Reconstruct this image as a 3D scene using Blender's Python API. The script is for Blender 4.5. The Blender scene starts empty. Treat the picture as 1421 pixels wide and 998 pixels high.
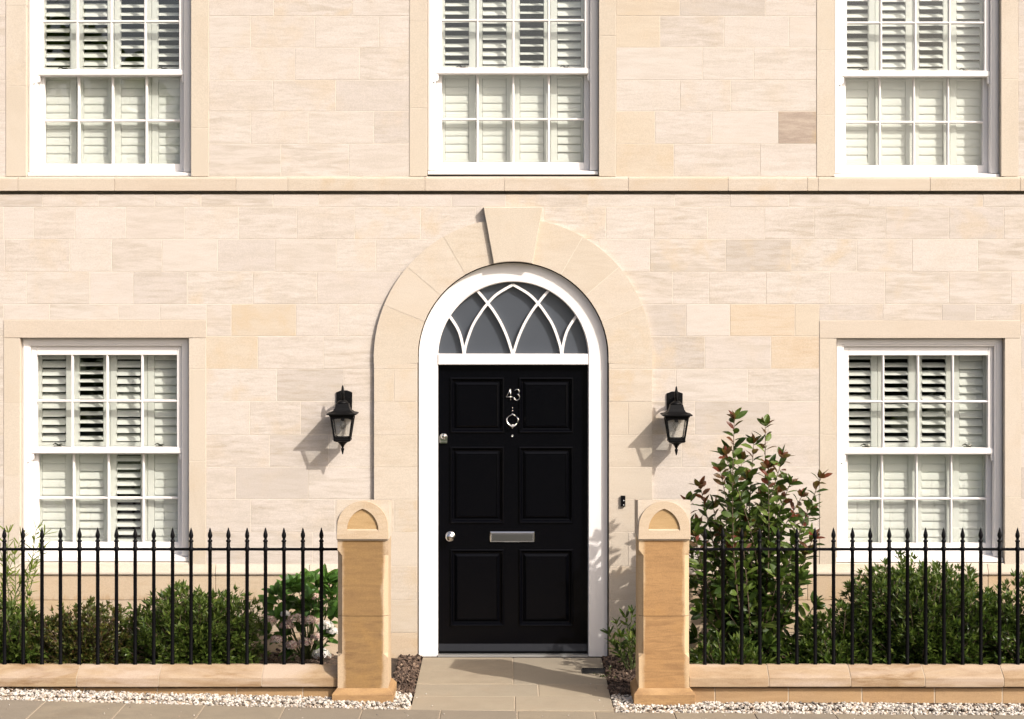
import bpy, math, random
import numpy as np
from mathutils import Vector, Matrix, noise as mnoise

R = random.Random(43)
scene = bpy.context.scene

# ------------------------------------------------------------------ camera, sky, sun, exposure
CAM_D = 14.0            # metres from the facade plane (y = 0) to the camera
FOC = 2730.0            # focal length in photo pixels (photo 1421 wide)
EYE = 2.703
HORIZ = 385.0
def X(px, y=0.0): return (px - 710.5) * (CAM_D + y) / FOC
def Z(py, y=0.0): return EYE - (py - HORIZ) * (CAM_D + y) / FOC

cam_data = bpy.data.cameras.new("camera")
cam_data.sensor_width = 36.0
cam_data.lens = 36.0 * FOC / 1421.0
cam_data.shift_y = -(499.0 - HORIZ) / 1421.0
cam_data.clip_end = 3000.0
cam = bpy.data.objects.new("camera", cam_data)
scene.collection.objects.link(cam)
cam.location = (0, -CAM_D, EYE)
cam.rotation_euler = (math.radians(90), 0, 0)
scene.camera = cam

SUN = Vector((1.0, -0.95, 1.05)).normalized()      # towards the sun: right, in front of the house, above
world = bpy.data.worlds.new("World")
scene.world = world
world.use_nodes = True
wn = world.node_tree.nodes
bg = wn["Background"]
sky = wn.new("ShaderNodeTexSky")
sky.sky_type = 'NISHITA'
sky.sun_disc = False
sky.sun_elevation = math.asin(SUN.z)
sky.sun_rotation = math.atan2(SUN.x, SUN.y)
sky.air_density = 0.8
sky.dust_density = 6.0
sky.ozone_density = 1.0
world.node_tree.links.new(sky.outputs[0], bg.inputs[0])
bg.inputs[1].default_value = 0.15

sun_data = bpy.data.lights.new("sun", 'SUN')
sun_data.energy = 4.1
sun_data.angle = math.radians(0.55)
sun_data.color = (1.0, 0.93, 0.85)
sun = bpy.data.objects.new("sun", sun_data)
scene.collection.objects.link(sun)
sun.location = SUN * 30
sun.rotation_euler = (-SUN).to_track_quat('-Z', 'Y').to_euler()

scene.view_settings.view_transform = 'Standard'
scene.view_settings.look = 'None'
scene.view_settings.exposure = 0.31
scene.view_settings.gamma = 1.0
scene.view_settings.use_curve_mapping = False

# ------------------------------------------------------------------ helpers: objects
def put(o, parent=None):
    scene.collection.objects.link(o)
    if parent is not None: o.parent = parent
    return o
def empty(name, loc=(0, 0, 0)):
    o = bpy.data.objects.new(name, None)
    o.empty_display_size = 0.1
    o.location = loc
    return put(o)
def tag(o, label=None, cat=None, group=None, kind=None):
    if label: o["label"] = label
    if cat: o["category"] = cat
    if group: o["group"] = group
    if kind: o["kind"] = kind
    return o

class MB:
    def __init__(s): s.v = []; s.f = []; s.sm = []
    def add(s, vs, fs, smooth=False):
        b = len(s.v)
        s.v += [tuple(p) for p in vs]
        s.f += [tuple(i + b for i in f) for f in fs]
        s.sm += [smooth] * len(fs)
        return s
    def box(s, x0, x1, y0, y1, z0, z1):
        v = [(x0,y0,z0),(x1,y0,z0),(x1,y1,z0),(x0,y1,z0),(x0,y0,z1),(x1,y0,z1),(x1,y1,z1),(x0,y1,z1)]
        return s.add(v, [(0,3,2,1),(4,5,6,7),(0,1,5,4),(1,2,6,5),(2,3,7,6),(3,0,4,7)])
    def cbox(s, x0, x1, y0, y1, z0, z1, c=0.003):
        # box whose front (low y) edges are chamfered
        v = [(x0,y1,z0),(x1,y1,z0),(x1,y1,z1),(x0,y1,z1),
             (x0,y0+c,z0),(x1,y0+c,z0),(x1,y0+c,z1),(x0,y0+c,z1),
             (x0+c,y0,z0+c),(x1-c,y0,z0+c),(x1-c,y0,z1-c),(x0+c,y0,z1-c)]
        f = [(0,3,2,1),(8,9,10,11)]
        for a in range(4):
            b = (a+1) % 4
            f.append((a, b, 4+b, 4+a)); f.append((4+a, 4+b, 8+b, 8+a))
        return s.add(v, f)
    def loft(s, rings, closed=True, cap=True, smooth=False):
        n = len(rings[0]); vs = []; fs = []
        for r in rings: vs += list(r)
        for i in range(len(rings)-1):
            for j in range(n if closed else n-1):
                k = (j+1) % n
                fs.append((i*n+j, i*n+k, (i+1)*n+k, (i+1)*n+j))
        s.add(vs, fs, smooth)
        if cap:
            b = len(s.v) - len(vs)
            s.f.append(tuple(b+j for j in reversed(range(n)))); s.sm.append(False)
            s.f.append(tuple(b+(len(rings)-1)*n+j for j in range(n))); s.sm.append(False)
        return s
    def tube(s, pts, r, n=8, smooth=True):
        pts = [Vector(p) for p in pts]
        if not isinstance(r, (list, tuple)): r = [r]*len(pts)
        rings = []; up = Vector((0.31, 0.17, 0.93)).normalized()
        for i, p in enumerate(pts):
            d = (pts[min(i+1, len(pts)-1)] - pts[max(i-1, 0)])
            if d.length < 1e-9: d = Vector((0, 0, 1))
            d.normalize()
            u = up - d * up.dot(d)
            if u.length < 0.1: u = Vector((1, 0, 0)) - d * d.x
            u.normalize(); w = d.cross(u)
            rings.append([p + (u*math.cos(2*math.pi*k/n) + w*math.sin(2*math.pi*k/n))*r[i] for k in range(n)])
        return s.loft(rings, smooth=smooth)
    def lathe(s, prof, c=(0,0,0), n=16, axis='z', smooth=True, rot=0.0, sx=1, sy=1):
        # prof: list of (radius, height along the axis)
        rings = []
        for r, h in prof:
            ring = []
            for k in range(n):
                a = 2*math.pi*k/n + rot
                p, q = r*math.cos(a)*sx, r*math.sin(a)*sy
                if axis == 'z': ring.append((c[0]+p, c[1]+q, c[2]+h))
                else: ring.append((c[0]+p, c[1]-h, c[2]+q))        # 'y': height runs towards the viewer
            rings.append(ring)
        if axis == 'y': pass
        return s.loft(rings, smooth=smooth)
    def sq(s, prof, c=(0,0,0)):      # square cross-section stack: (half width, z)
        rings = [[(c[0]-h, c[1]-h, z), (c[0]+h, c[1]-h, z), (c[0]+h, c[1]+h, z), (c[0]-h, c[1]+h, z)] for h, z in prof]
        return s.loft(rings)
    def prism(s, poly, y0, y1, c=0.0):
        # poly: counter-clockwise (x, z) seen from the front (camera side); front at y0
        n = len(poly)
        if c > 0:
            cx = sum(p[0] for p in poly)/n; cz = sum(p[1] for p in poly)/n
            inn = []
            for i in range(n):
                a = Vector((poly[i-1][0], poly[i-1][1])); b = Vector((poly[i][0], poly[i][1])); d = Vector((poly[(i+1)%n][0], poly[(i+1)%n][1]))
                e1 = (b-a).normalized(); e2 = (d-b).normalized()
                nn = Vector((-e1.y-e2.y, e1.x+e2.x)); 
                nn = nn.normalized() if nn.length > 1e-6 else Vector((0, 0))
                inn.append((b.x+nn.x*c*1.2, b.y+nn.y*c*1.2))
            rings = [[(p[0], y1, p[1]) for p in poly], [(p[0], y0+c, p[1]) for p in poly], [(p[0], y0, p[1]) for p in inn]]
        else:
            rings = [[(p[0], y1, p[1]) for p in poly], [(p[0], y0, p[1]) for p in poly]]
        return s.loft(rings)
    def band(s, A, B, y0, y1, closed=False):
        # solid between two (x,z) polylines A and B with the same count, y0 front, y1 back
        n = len(A)
        vs = [(a[0], y0, a[1]) for a in A] + [(b[0], y0, b[1]) for b in B] + [(a[0], y1, a[1]) for a in A] + [(b[0], y1, b[1]) for b in B]
        fs = []
        m = n if closed else n-1
        for i in range(m):
            j = (i+1) % n
            fs += [(i, j, n+j, n+i), (2*n+j, 2*n+i, 3*n+i, 3*n+j), (j, i, 2*n+i, 2*n+j), (n+i, n+j, 3*n+j, 3*n+i)]
        if not closed:
            fs += [(0, n, 3*n, 2*n), (n-1, 3*n-1, 4*n-1, 2*n-1)]
        return s.add(vs, fs)
    def bar(s, pts, w, y0, y1):       # flat bar of width w along (x,z) polyline
        P = [Vector(p) for p in pts]; A = []; B = []
        for i, p in enumerate(P):
            d = (P[min(i+1, len(P)-1)] - P[max(i-1, 0)]).normalized()
            n = Vector((-d.y, d.x)) * (w/2)
            A.append(p+n); B.append(p-n)
        return s.band(A, B, y0, y1)
    def mesh(s, name, mat, fix=True):
        me = bpy.data.meshes.new(name)
        me.from_pydata(s.v, [], s.f)
        if fix:
            import bmesh
            bm = bmesh.new(); bm.from_mesh(me)
            bmesh.ops.recalc_face_normals(bm, faces=bm.faces)
            bm.to_mesh(me); bm.free()
        me.polygons.foreach_set("use_smooth", s.sm[:len(me.polygons)])
        if mat: me.materials.append(mat)
        me.update()
        return me
    def build(s, name, mat, parent=None, loc=None, fix=True):
        if loc is not None:
            s.v = [(p[0]-loc[0], p[1]-loc[1], p[2]-loc[2]) for p in s.v]
        o = bpy.data.objects.new(name, s.mesh(name, mat, fix))
        if loc is not None: o.location = loc
        return put(o, parent)
def inst(name, me, loc, parent=None, rot=None, scale=None):
    o = bpy.data.objects.new(name, me); o.location = loc
    if rot: o.rotation_euler = rot
    if scale: o.scale = scale
    return put(o, parent)

# ------------------------------------------------------------------ helpers: materials
class NT:
    def __init__(s, name):
        s.m = bpy.data.materials.new(name); s.m.use_nodes = True
        s.t = s.m.node_tree; s.n = s.t.nodes; s.p = s.n["Principled BSDF"]; s.out = s.n["Material Output"]
    def l(s, a, b): s.t.links.new(a, b); return s
    def new(s, k, **kw):
        n = s.n.new(k)
        for a, b in kw.items(): setattr(n, a, b)
        return n
    def val(s, x, sock):
        if hasattr(x, "default_value") or hasattr(x, "links"): s.l(x, sock)
        else: sock.default_value = x
    def math(s, op, a, b=0.0, c=0.0, clamp=False):
        n = s.new("ShaderNodeMath", operation=op); n.use_clamp = clamp
        s.val(a, n.inputs[0]); s.val(b, n.inputs[1])
        if op in ('MULTIPLY_ADD', 'WRAP', 'SMOOTH_MIN'): s.val(c, n.inputs[2])
        return n.outputs[0]
    def vmath(s, op, a, b):
        n = s.new("ShaderNodeVectorMath", operation=op)
        s.val(a, n.inputs[0]); s.val(b, n.inputs[1]); return n.outputs[0]
    def mix(s, f, a, b, mode='MIX'):
        n = s.new("ShaderNodeMix", data_type='RGBA', blend_type=mode)
        s.val(f, n.inputs[0])
        for v, k in ((a, 6), (b, 7)):
            if isinstance(v, (tuple, list)): n.inputs[k].default_value = (*v[:3], 1)
            else: s.l(v, n.inputs[k])
        return n.outputs[2]
    def noise(s, vec, scale, detail=4, rough=0.55, dist=0.0):
        n = s.new("ShaderNodeTexNoise"); n.inputs["Scale"].default_value = scale
        n.inputs["Detail"].default_value = detail; n.inputs["Roughness"].default_value = rough
        n.inputs["Distortion"].default_value = dist
        if vec is not None: s.l(vec, n.inputs["Vector"])
        return n.outputs["Fac"]
    def ramp(s, f, stops, interp='LINEAR'):
        n = s.new("ShaderNodeValToRGB"); cr = n.color_ramp; cr.interpolation = interp
        while len(cr.elements) < len(stops): cr.elements.new(0.5)
        for e, (p, c) in zip(cr.elements, stops):
            e.position = p; e.color = (*c, 1) if isinstance(c, (tuple, list)) else (c, c, c, 1)
        s.l(f, n.inputs[0]); return n.outputs[0]
    def bump(s, h, strength, dist=0.002):
        n = s.new("ShaderNodeBump"); n.inputs["Strength"].default_value = strength; n.inputs["Distance"].default_value = dist
        s.l(h, n.inputs["Height"]); s.l(n.outputs[0], s.p.inputs["Normal"]); return n.outputs[0]
    def set(s, **kw):
        for k, v in kw.items():
            k = k.replace('_', ' ')
            if isinstance(v, tuple): v = (*v[:3], 1)
            s.p.inputs[k].default_value = v
        return s

def sandstone(name, palette, streak, patch, streak_amt=0.5, patch_amt=0.5, tilt=0.5, grain=0.05, stain=None, zscale=9.0, diag=0.0, pale=None, edge=None):
    """palette: colours chosen by each stone's own random number; streak: bedding colour; patch: iron-stained colour"""
    t = NT(name)
    rnd = t.new("ShaderNodeObjectInfo").outputs["Random"]
    oc = t.new("ShaderNodeTexCoord").outputs["Object"]
    r2 = t.math('FRACT', t.math('MULTIPLY', rnd, 37.7))
    r3 = t.math('FRACT', t.math('MULTIPLY', rnd, 113.3))
    off = t.new("ShaderNodeCombineXYZ"); t.l(t.math('MULTIPLY', rnd, 91.0), off.inputs[0]); t.l(t.math('MULTIPLY', r2, 57.0), off.inputs[1]); t.l(t.math('MULTIPLY', r3, 33.0), off.inputs[2])
    base = t.ramp(rnd, [(i/(len(palette)), c) for i, c in enumerate(palette)], 'CONSTANT')
    rot = t.new("ShaderNodeCombineXYZ")
    ang = t.math('ADD', t.math('MULTIPLY', t.math('POWER', t.math('SUBTRACT', r2, 0.5), 3.0), tilt*8), diag)
    t.l(ang, rot.inputs[1])
    mp = t.new("ShaderNodeMapping"); t.l(oc, mp.inputs["Vector"]); t.l(rot.outputs[0], mp.inputs["Rotation"]); mp.inputs["Scale"].default_value = (1.3, 1.3, zscale)
    v = t.vmath('ADD', mp.outputs[0], off.outputs[0])
    warp = t.noise(v, 2.2, 3)
    st = t.noise(v, 3.0, 7, 0.62, 0.6)
    fine = t.noise(v, 7.5, 6, 0.72, 0.4)
    stm = t.math('MULTIPLY', t.ramp(st, [(0.42, 0.0), (0.66, 1.0)]), t.math('MULTIPLY_ADD', r3, streak_amt, streak_amt*0.25))
    c = t.mix(stm, base, streak)
    fm = t.math('MULTIPLY', t.ramp(fine, [(0.48, 0.0), (0.72, 1.0)]), t.math('MULTIPLY', t.math('MULTIPLY_ADD', r2, 0.8, 0.2), streak_amt*1.15))
    c = t.mix(fm, c, streak)
    ov = t.vmath('ADD', oc, off.outputs[0])
    pt = t.noise(ov, 4.5, 4, 0.55, 0.4)
    pm = t.math('MULTIPLY', t.ramp(pt, [(0.50, 0.0), (0.66, 1.0)]), t.math('MULTIPLY_ADD', t.math('POWER', r2, 2.0), patch_amt, patch_amt*0.12))
    c = t.mix(pm, c, patch)
    if pale is not None:
        pl = t.noise(v, 0.8, 6, 0.65, 0.5)
        c = t.mix(t.ramp(pl, [(0.46, 0.0), (0.62, 0.8)]), c, pale)
    if edge is not None:
        ex = t.new("ShaderNodeSeparateXYZ"); t.l(oc, ex.inputs[0]); em = t.new("ShaderNodeMapping"); t.l(ov, em.inputs["Vector"]); em.inputs["Scale"].default_value = (1, 1, .55)
        en = t.noise(em.outputs[0], 5.0, 6, 0.7)
        ef = t.math('ADD', t.math('ABSOLUTE', ex.outputs[0]), t.math('MULTIPLY', en, 0.085))
        c = t.mix(t.ramp(ef, [(0.158, 0.0), (0.182, 0.9)]), c, edge)
    sp = t.noise(ov, 160.0, 2, 0.6)
    c = t.mix(grain*2, c, t.ramp(sp, [(0.3, 0.0), (0.7, 1.0)]), 'OVERLAY')
    if stain:
        sx = t.new("ShaderNodeSeparateXYZ"); t.l(oc, sx.inputs[0])
        sm = t.new("ShaderNodeMapping"); t.l(ov, sm.inputs["Vector"]); sm.inputs["Scale"].default_value = (5, 1, 0.35)
        sn = t.noise(sm.outputs[0], 6.0, 6, 0.7)
        h = t.math('SUBTRACT', t.math('MULTIPLY', sn, 0.22), t.math('MULTIPLY_ADD', sx.outputs[2], 1.0, stain[1]))
        c = t.mix(t.math('MULTIPLY', t.ramp(h, [(0.0, 0.0), (0.03, 1.0)]), stain[2]), c, stain[0])
    t.l(c, t.p.inputs["Base Color"])
    t.set(Roughness=0.88); t.p.inputs["Specular IOR Level"].default_value = 0.25
    hh = t.math('ADD', t.math('MULTIPLY', sp, 0.35), t.math('ADD', fine, t.math('MULTIPLY', st, 0.7)))
    t.bump(hh, 0.35, 0.0016)
    return t.m

def paint(name, col, rough=0.4, bump=0.05, spec=0.5, var=0.03, coat=0.0):
    t = NT(name)
    oc = t.new("ShaderNodeTexCoord").outputs["Object"]
    n = t.noise(oc, 9.0, 5, 0.6)
    t.l(t.mix(t.ramp(n, [(0.35, 0.0), (0.7, 1.0)]), col, tuple(x*(1-var*3) for x in col)), t.p.inputs["Base Color"])
    t.l(t.math('MULTIPLY_ADD', n, 0.12, rough-0.06), t.p.inputs["Roughness"])
    t.p.inputs["Specular IOR Level"].default_value = spec
    t.p.inputs["Coat Weight"].default_value = coat
    n2 = t.noise(oc, 60.0, 3, 0.5)
    t.bump(n2, bump, 0.001)
    return t.m

CREAM = [(0.518, 0.466, 0.423), (0.522, 0.469, 0.425), (0.509, 0.457, 0.412), (0.525, 0.475, 0.431), (0.483, 0.434, 0.396), (0.531, 0.479, 0.436), (0.502, 0.45, 0.408), (0.514, 0.46, 0.414), (0.522, 0.47, 0.428), (0.46, 0.413, 0.374), (0.527, 0.476, 0.432), (0.522, 0.471, 0.426)]
M = {}
M['stone'] = sandstone('wall_sandstone', CREAM, (.365,.315,.255), (.49,.40,.295), 0.62, 0.6, 0.9)
M['trim'] = sandstone('trim_sandstone', [(.485,.42,.345),(.495,.43,.36),(.47,.40,.325),(.485,.42,.35)], (.42,.35,.275), (.45,.355,.25), 0.5, 0.7, 0.2)
M['arch'] = sandstone('arch_sandstone', [(.495,.435,.36),(.505,.445,.375),(.485,.425,.35),(.50,.44,.37)], (.43,.36,.285), (.47,.375,.265), 0.55, 0.7, 0.6)
M['trim_v'] = sandstone('upright_trim_sandstone', [(.50,.44,.365),(.51,.45,.38),(.49,.43,.355)], (.44,.375,.30), (.47,.385,.285), 0.45, 0.4, 0.05, zscale=0.6)
M['brown'] = sandstone('brown_sandstone', [(.40,.33,.27)], (.30,.24,.20), (.38,.29,.18), 0.9, 0.9, 0.1)
M['ochre'] = sandstone('banded_sandstone', [(.51,.43,.34)], (.44,.34,.24), (.44,.31,.18), 0.9, 0.9, 0.2, diag=0.42)
M['tan'] = sandstone('tan_sandstone', [(.50,.432,.348)], (.44,.365,.285), (.48,.38,.265), 0.6, 0.9, 0.2)
M['plinth'] = sandstone('plinth_sandstone', [(.48,.38,.275),(.50,.405,.295),(.46,.36,.25)], (.42,.32,.22), (.44,.31,.18), 0.5, 0.6, 0.3, stain=((.36,.235,.125), 0.175, 0.55))
M['base'] = sandstone('base_sandstone', [(.49,.40,.30),(.47,.365,.25)], (.42,.32,.22), (.44,.31,.17), 0.4, 0.7, 0.2)
M['pillar'] = sandstone('pillar_sandstone', [(.25,.155,.066)], (.155,.09,.045), (.29,.175,.065), 1.15, 0.9, 0.35, grain=.05, zscale=9, edge=(.45,.345,.235))
M['pillar_r'] = sandstone('golden_pillar_sandstone', [(.335,.198,.088)], (.235,.135,.062), (.36,.205,.08), 1.05, 0.9, 0.35, grain=.05, zscale=9, edge=(.48,.36,.225))
M['pillar_base'] = sandstone('pillar_base_sandstone', [(.33,.205,.095)], (.22,.13,.065), (.37,.24,.12), 0.9, 0.9, 0.35, grain=.05, zscale=6)
M['pillar_cap'] = sandstone('pale_cap_sandstone', [(.475,.385,.285)], (.40,.305,.205), (.44,.325,.20), 0.8, 0.5, 0.2)
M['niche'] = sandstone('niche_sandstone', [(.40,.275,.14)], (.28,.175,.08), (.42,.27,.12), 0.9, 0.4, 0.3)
M['coping'] = sandstone('coping_sandstone', [(.34,.25,.155),(.355,.265,.175),(.315,.22,.125),(.345,.255,.165)], (.22,.14,.075), (.32,.21,.12), 1.0, 0.35, 0.7, zscale=8, diag=-0.35, pale=(.40,.32,.255))
M['dwarf'] = sandstone('dwarf_wall_sandstone', [(.335,.215,.112),(.35,.235,.13),(.31,.20,.10)], (.25,.16,.085), (.36,.23,.11), 0.6, 0.5, 0.3)
M['mortar'] = paint('pale_mortar', (.62,.56,.48), 0.9, 0.3, 0.2)
M['mortar_w'] = paint('wall_joint_mortar', (.44,.36,.27), 0.9, 0.3, 0.2)
M['paving'] = sandstone('path_sandstone', [(.295,.25,.185),(.31,.26,.19),(.285,.245,.185)], (.23,.19,.14), (.29,.22,.15), 0.4, 0.3, 0.6, zscale=2)
M['flag'] = sandstone('pavement_sandstone', [(.235,.197,.145),(.22,.187,.145),(.245,.205,.15),(.212,.18,.138)], (.15,.125,.095), (.195,.15,.10), 0.4, 0.3, 0.6, zscale=2)
M['white'] = paint('white_gloss_paint', (.75,.725,.71), 0.38, 0.06, 0.4, 0.008)
M['shutter'] = paint('shutter_white', (.755,.76,.735), 0.5, 0.02, 0.3, 0.005)
M['black'] = paint('black_door_paint', (.0012,.0013,.0022), 0.24, 0.04, 0.13, 0.04)
M['iron'] = paint('black_iron', (.0025,.0025,.0035), 0.5, 0.3, 0.1, 0.08)
M['lamp'] = paint('black_powder_coat', (.0035,.0035,.004), 0.5, 0.12, 0.14, 0.05)
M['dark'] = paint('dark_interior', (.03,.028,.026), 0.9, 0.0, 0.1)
M['plaster'] = paint('hidden_render', (.40,.34,.27), 0.9, 0.2, 0.2)
M['slate'] = paint('roof_slate', (.08,.085,.095), 0.6, 0.3, 0.4)
t = NT('chrome'); t.set(Base_Color=(.72,.70,.68), Metallic=1.0, Roughness=0.12); M['chrome'] = t.m
t = NT('brushed_weather_bar'); t.set(Base_Color=(.007,.008,.011), Roughness=0.4); t.p.inputs['Specular IOR Level'].default_value = .25; M['bar'] = t.m
t = NT('threshold_metal'); t.set(Base_Color=(.6,.6,.58), Metallic=0.7, Roughness=0.35); M['metal'] = t.m

def clear_glass(name, tint, refl=1.0):
    t = NT(name); t.n.remove(t.p)
    ge = t.new("ShaderNodeNewGeometry"); dt = t.new("ShaderNodeVectorMath", operation='DOT_PRODUCT')
    t.l(ge.outputs["Normal"], dt.inputs[0]); t.l(ge.outputs["Incoming"], dt.inputs[1])
    cs = t.math('SUBTRACT', 1.0, t.math('ABSOLUTE', dt.outputs["Value"]))
    sch = t.math('MULTIPLY_ADD', t.math('POWER', cs, 5.0), .957, .043)
    tr = t.new("ShaderNodeBsdfTransparent"); tr.inputs[0].default_value = (*tint, 1)
    gl = t.new("ShaderNodeBsdfGlossy"); gl.inputs["Roughness"].default_value = 0.0
    oc = t.new("ShaderNodeTexCoord").outputs["Object"]
    b = t.new("ShaderNodeBump"); b.inputs["Strength"].default_value = 0.12; b.inputs["Distance"].default_value = 0.002
    t.l(t.noise(oc, 5.0, 2), b.inputs["Height"]); t.l(b.outputs[0], gl.inputs["Normal"])
    mx = t.new("ShaderNodeMixShader"); t.l(t.math('MULTIPLY', sch, refl, clamp=True), mx.inputs[0]); t.l(tr.outputs[0], mx.inputs[1]); t.l(gl.outputs[0], mx.inputs[2])
    t.l(mx.outputs[0], t.out.inputs[0]); return t.m
M['glass'] = clear_glass('window_glass', (.955,.966,.952), 2.1)
M['lampglass'] = clear_glass('lantern_glass', (.97,.975,.97), 1.0)
t = NT('reflection_grey_fanlight_glass'); t.set(Base_Color=(.052,.060,.074), Roughness=0.30); t.p.inputs["Specular IOR Level"].default_value = 0.9; oc = t.new('ShaderNodeTexCoord').outputs['Object']; t.bump(t.noise(oc, 3.0, 2), .25, .01); M['fan_grey'] = t.m  # grey-blue base colour stands in for reflections on the fanlight

def leaf_mat(name, cols, rough=0.38, trans=0.25, attr=True):
    t = NT(name)
    if attr:
        a = t.new("ShaderNodeAttribute", attribute_name="tone").outputs["Fac"]
    else:
        a = t.new("ShaderNodeObjectInfo").outputs["Random"]
    c = t.ramp(a, [(i/max(1, len(cols)-1), k) for i, k in enumerate(cols)])
    t.l(c, t.p.inputs["Base Color"]); t.set(Roughness=rough); t.p.inputs["Specular IOR Level"].default_value = 0.25
    tl = t.new("ShaderNodeBsdfTranslucent"); t.l(t.mix(0.5, c, (.12,.2,.02), 'ADD'), tl.inputs[0])
    mx = t.new("ShaderNodeMixShader"); mx.inputs[0].default_value = trans
    t.l(t.p.outputs[0], mx.inputs[1]); t.l(tl.outputs[0], mx.inputs[2]); t.l(mx.outputs[0], t.out.inputs[0]); return t.m
M['bark'] = paint('woody_stem', (.11,.08,.055), 0.8, 0.3, 0.2, 0.1)
M['greenstem'] = paint('green_stem', (.10,.13,.045), 0.6, 0.1, 0.3, 0.1)

# ------------------------------------------------------------------ ground, road, pavement
GX = [-9, -3.196, -2.116, -.632, .627, 3.196, 9]
GZ = [.20, .0716, .040, .004, -.0095, -.0275, -.05]
def gz(x): return float(np.interp(x, GX, GZ))

def sheet(name, xs, ys, zf, mat):
    m = MB(); vs = [(x, y, zf(x, y)) for y in ys for x in xs]; n = len(xs)
    fs = [(j*n+i, j*n+i+1, (j+1)*n+i+1, (j+1)*n+i) for j in range(len(ys)-1) for i in range(n-1)]
    m.add(vs, fs); return m.build(name, mat, fix=False)

t = NT('soil'); oc = t.new("ShaderNodeTexCoord").outputs["Object"]
t.l(t.ramp(t.noise(oc, 14, 8, .7), [(.3, (.018,.012,.008)), (.7, (.07,.047,.032))]), t.p.inputs["Base Color"]); t.set(Roughness=.95); t.bump(t.noise(oc, 40, 6, .7), .9, .02); M['soil'] = t.m
t = NT('asphalt'); oc = t.new("ShaderNodeTexCoord").outputs["Object"]
t.l(t.mix(t.noise(oc, 1.2, 5), t.ramp(t.noise(oc, 180, 3, .8), [(.3, (.035,.035,.036)), (.75, (.085,.083,.08))]), (.06,.058,.055)), t.p.inputs["Base Color"]); t.set(Roughness=.85); t.bump(t.noise(oc, 150, 3), .5, .004); M['asphalt'] = t.m
t = NT('far_grass'); oc = t.new("ShaderNodeTexCoord").outputs["Object"]
t.l(t.ramp(t.noise(oc, .6, 8, .7), [(.3, (.035,.05,.018)), (.7, (.075,.10,.035))]), t.p.inputs["Base Color"]); t.set(Roughness=.95); M['grass'] = t.m

g = sheet('ground', [-900, -40, 40, 900], [-900, -60, 40, 900], lambda x, y: -.32, M['grass']); tag(g, kind='structure')
rd = sheet('road', [-60, -20, -5, 0, 5, 20, 60], [-11.5, -7.8, -4.12], lambda x, y: -.16, M['asphalt']); tag(rd, kind='structure')
def mark(x0, x1, y):
    return (x0, x1, y)
mk = MB()
for k in range(-8, 9): mk.box(k*6-1.5, k*6+1.5, -7.85, -7.75, -.158, -.155)
mk.build('lane_marking', M['white'], rd)
kb = empty('kerb', (0, -4.05, -.1)); tag(kb, kind='structure')
for k in range(-9, 10):
    x = k*.92
    inst('kerb_stone', MB().cbox(-.455, .455, -.07, .07, -.15, .15).mesh('kerb_stone', M['flag']) if k == -9 else kb.children[0].data, (x, 0, gz(x)*.5+.0), kb)
bed = sheet('garden_soil', [-9, -3.2, -2.1, -.66, -.6, .6, .66, 3.2, 9], [-1.62, -1.3, -.6, 0.05], lambda x, y: (-.05 if abs(x) < .62 else gz(x)*.55-.012 + (.05 if y > -1.35 and abs(x) > 1.1 else 0)), M['soil'])
tag(bed, kind='structure')

# pavement of sandstone flags
pav = empty('pavement', (0, -1.72, 0)); tag(pav, kind='structure')
sub = sheet('pavement_bed', [-9, -3.196, -2.116, -.632, .627, 3.196, 9], [-3.98, -1.56], lambda x, y: gz(x)-.005, M['mortar_w']); sub.parent = pav; sub.location = (0, 1.72, 0)
def flag(x0, x1, y0, y1, parent, mat, zf, name, th=.05, g=.003):
    x0 += g; x1 -= g; y0 += g; y1 -= g; c = .003
    m = MB(); j = R.uniform(-.0015, .0015)
    def q(x, y, d): return (x, y, zf(x)+d+j)
    v = [q(x0,y0,-th),q(x1,y0,-th),q(x1,y1,-th),q(x0,y1,-th), q(x0,y0,-c),q(x1,y0,-c),q(x1,y1,-c),q(x0,y1,-c), q(x0+c,y0+c,0),q(x1-c,y0+c,0),q(x1-c,y1-c,0),q(x0+c,y1-c,0)]
    f = [(0,3,2,1),(8,9,10,11)]
    for a in range(4):
        b = (a+1) % 4; f += [(a, b, 4+b, 4+a), (4+a, 4+b, 8+b, 8+a)]
    m.add(v, f)
    cx, cy = (x0+x1)/2, (y0+y1)/2
    o = m.build(name, mat, None, (cx, cy, zf(cx)))
    o.parent = parent; o.location = Vector((cx, cy, zf(cx))) - parent.location
    return o
fx = [X(p, -1.80) for p in (60, 172, 282, 394, 502, 611, 718, 826, 936, 1048, 1160, 1268, 1378)]
while fx[0] > -6.5: fx.insert(0, fx[0]-.49)
while fx[-1] < 6.5: fx.append(fx[-1]+.49)
for i in range(len(fx)-1): flag(fx[i], fx[i+1], -2.42, -1.72, pav, M['flag'], gz, 'flagstone')
for r_, (ya, yb) in enumerate(((-3.2, -2.42), (-3.98, -3.2))):
    x = -6.6 + .3*r_
    while x < 6.4:
        w = R.choice((.6, .75, .9)); flag(x, x+w, ya, yb, pav, M['flag'], gz, 'flagstone'); x += w

# path of sandstone slabs to the door
path = empty('path', (0, -.85, 0)); tag(path, kind='structure')
PL, PR = X(586), X(835)
rows = [(-1.716, -1.305, [714.5], -1.5), (-1.305, -.925, [747], -1.1), (-.925, -.012, [712], -.5)]
pb = MB(); pb.box(PL+.01, PR-.01, -1.70, -.02, -.12, -.004); pb.build('path_bed', M['mortar_w'], path, None).location = (0, .85, 0)
def edge(px0, px1, y): return 0
for (ya, yb, js, ym) in rows:
    xs = [X(571, -1.7) if False else PL] + [X(j, ym) for j in js] + [PR]
    for a, b in zip(xs[:-1], xs[1:]): flag(a, b, ya, yb, path, M['paving'], lambda x: 0.0, 'path_slab', .045, .003)

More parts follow.
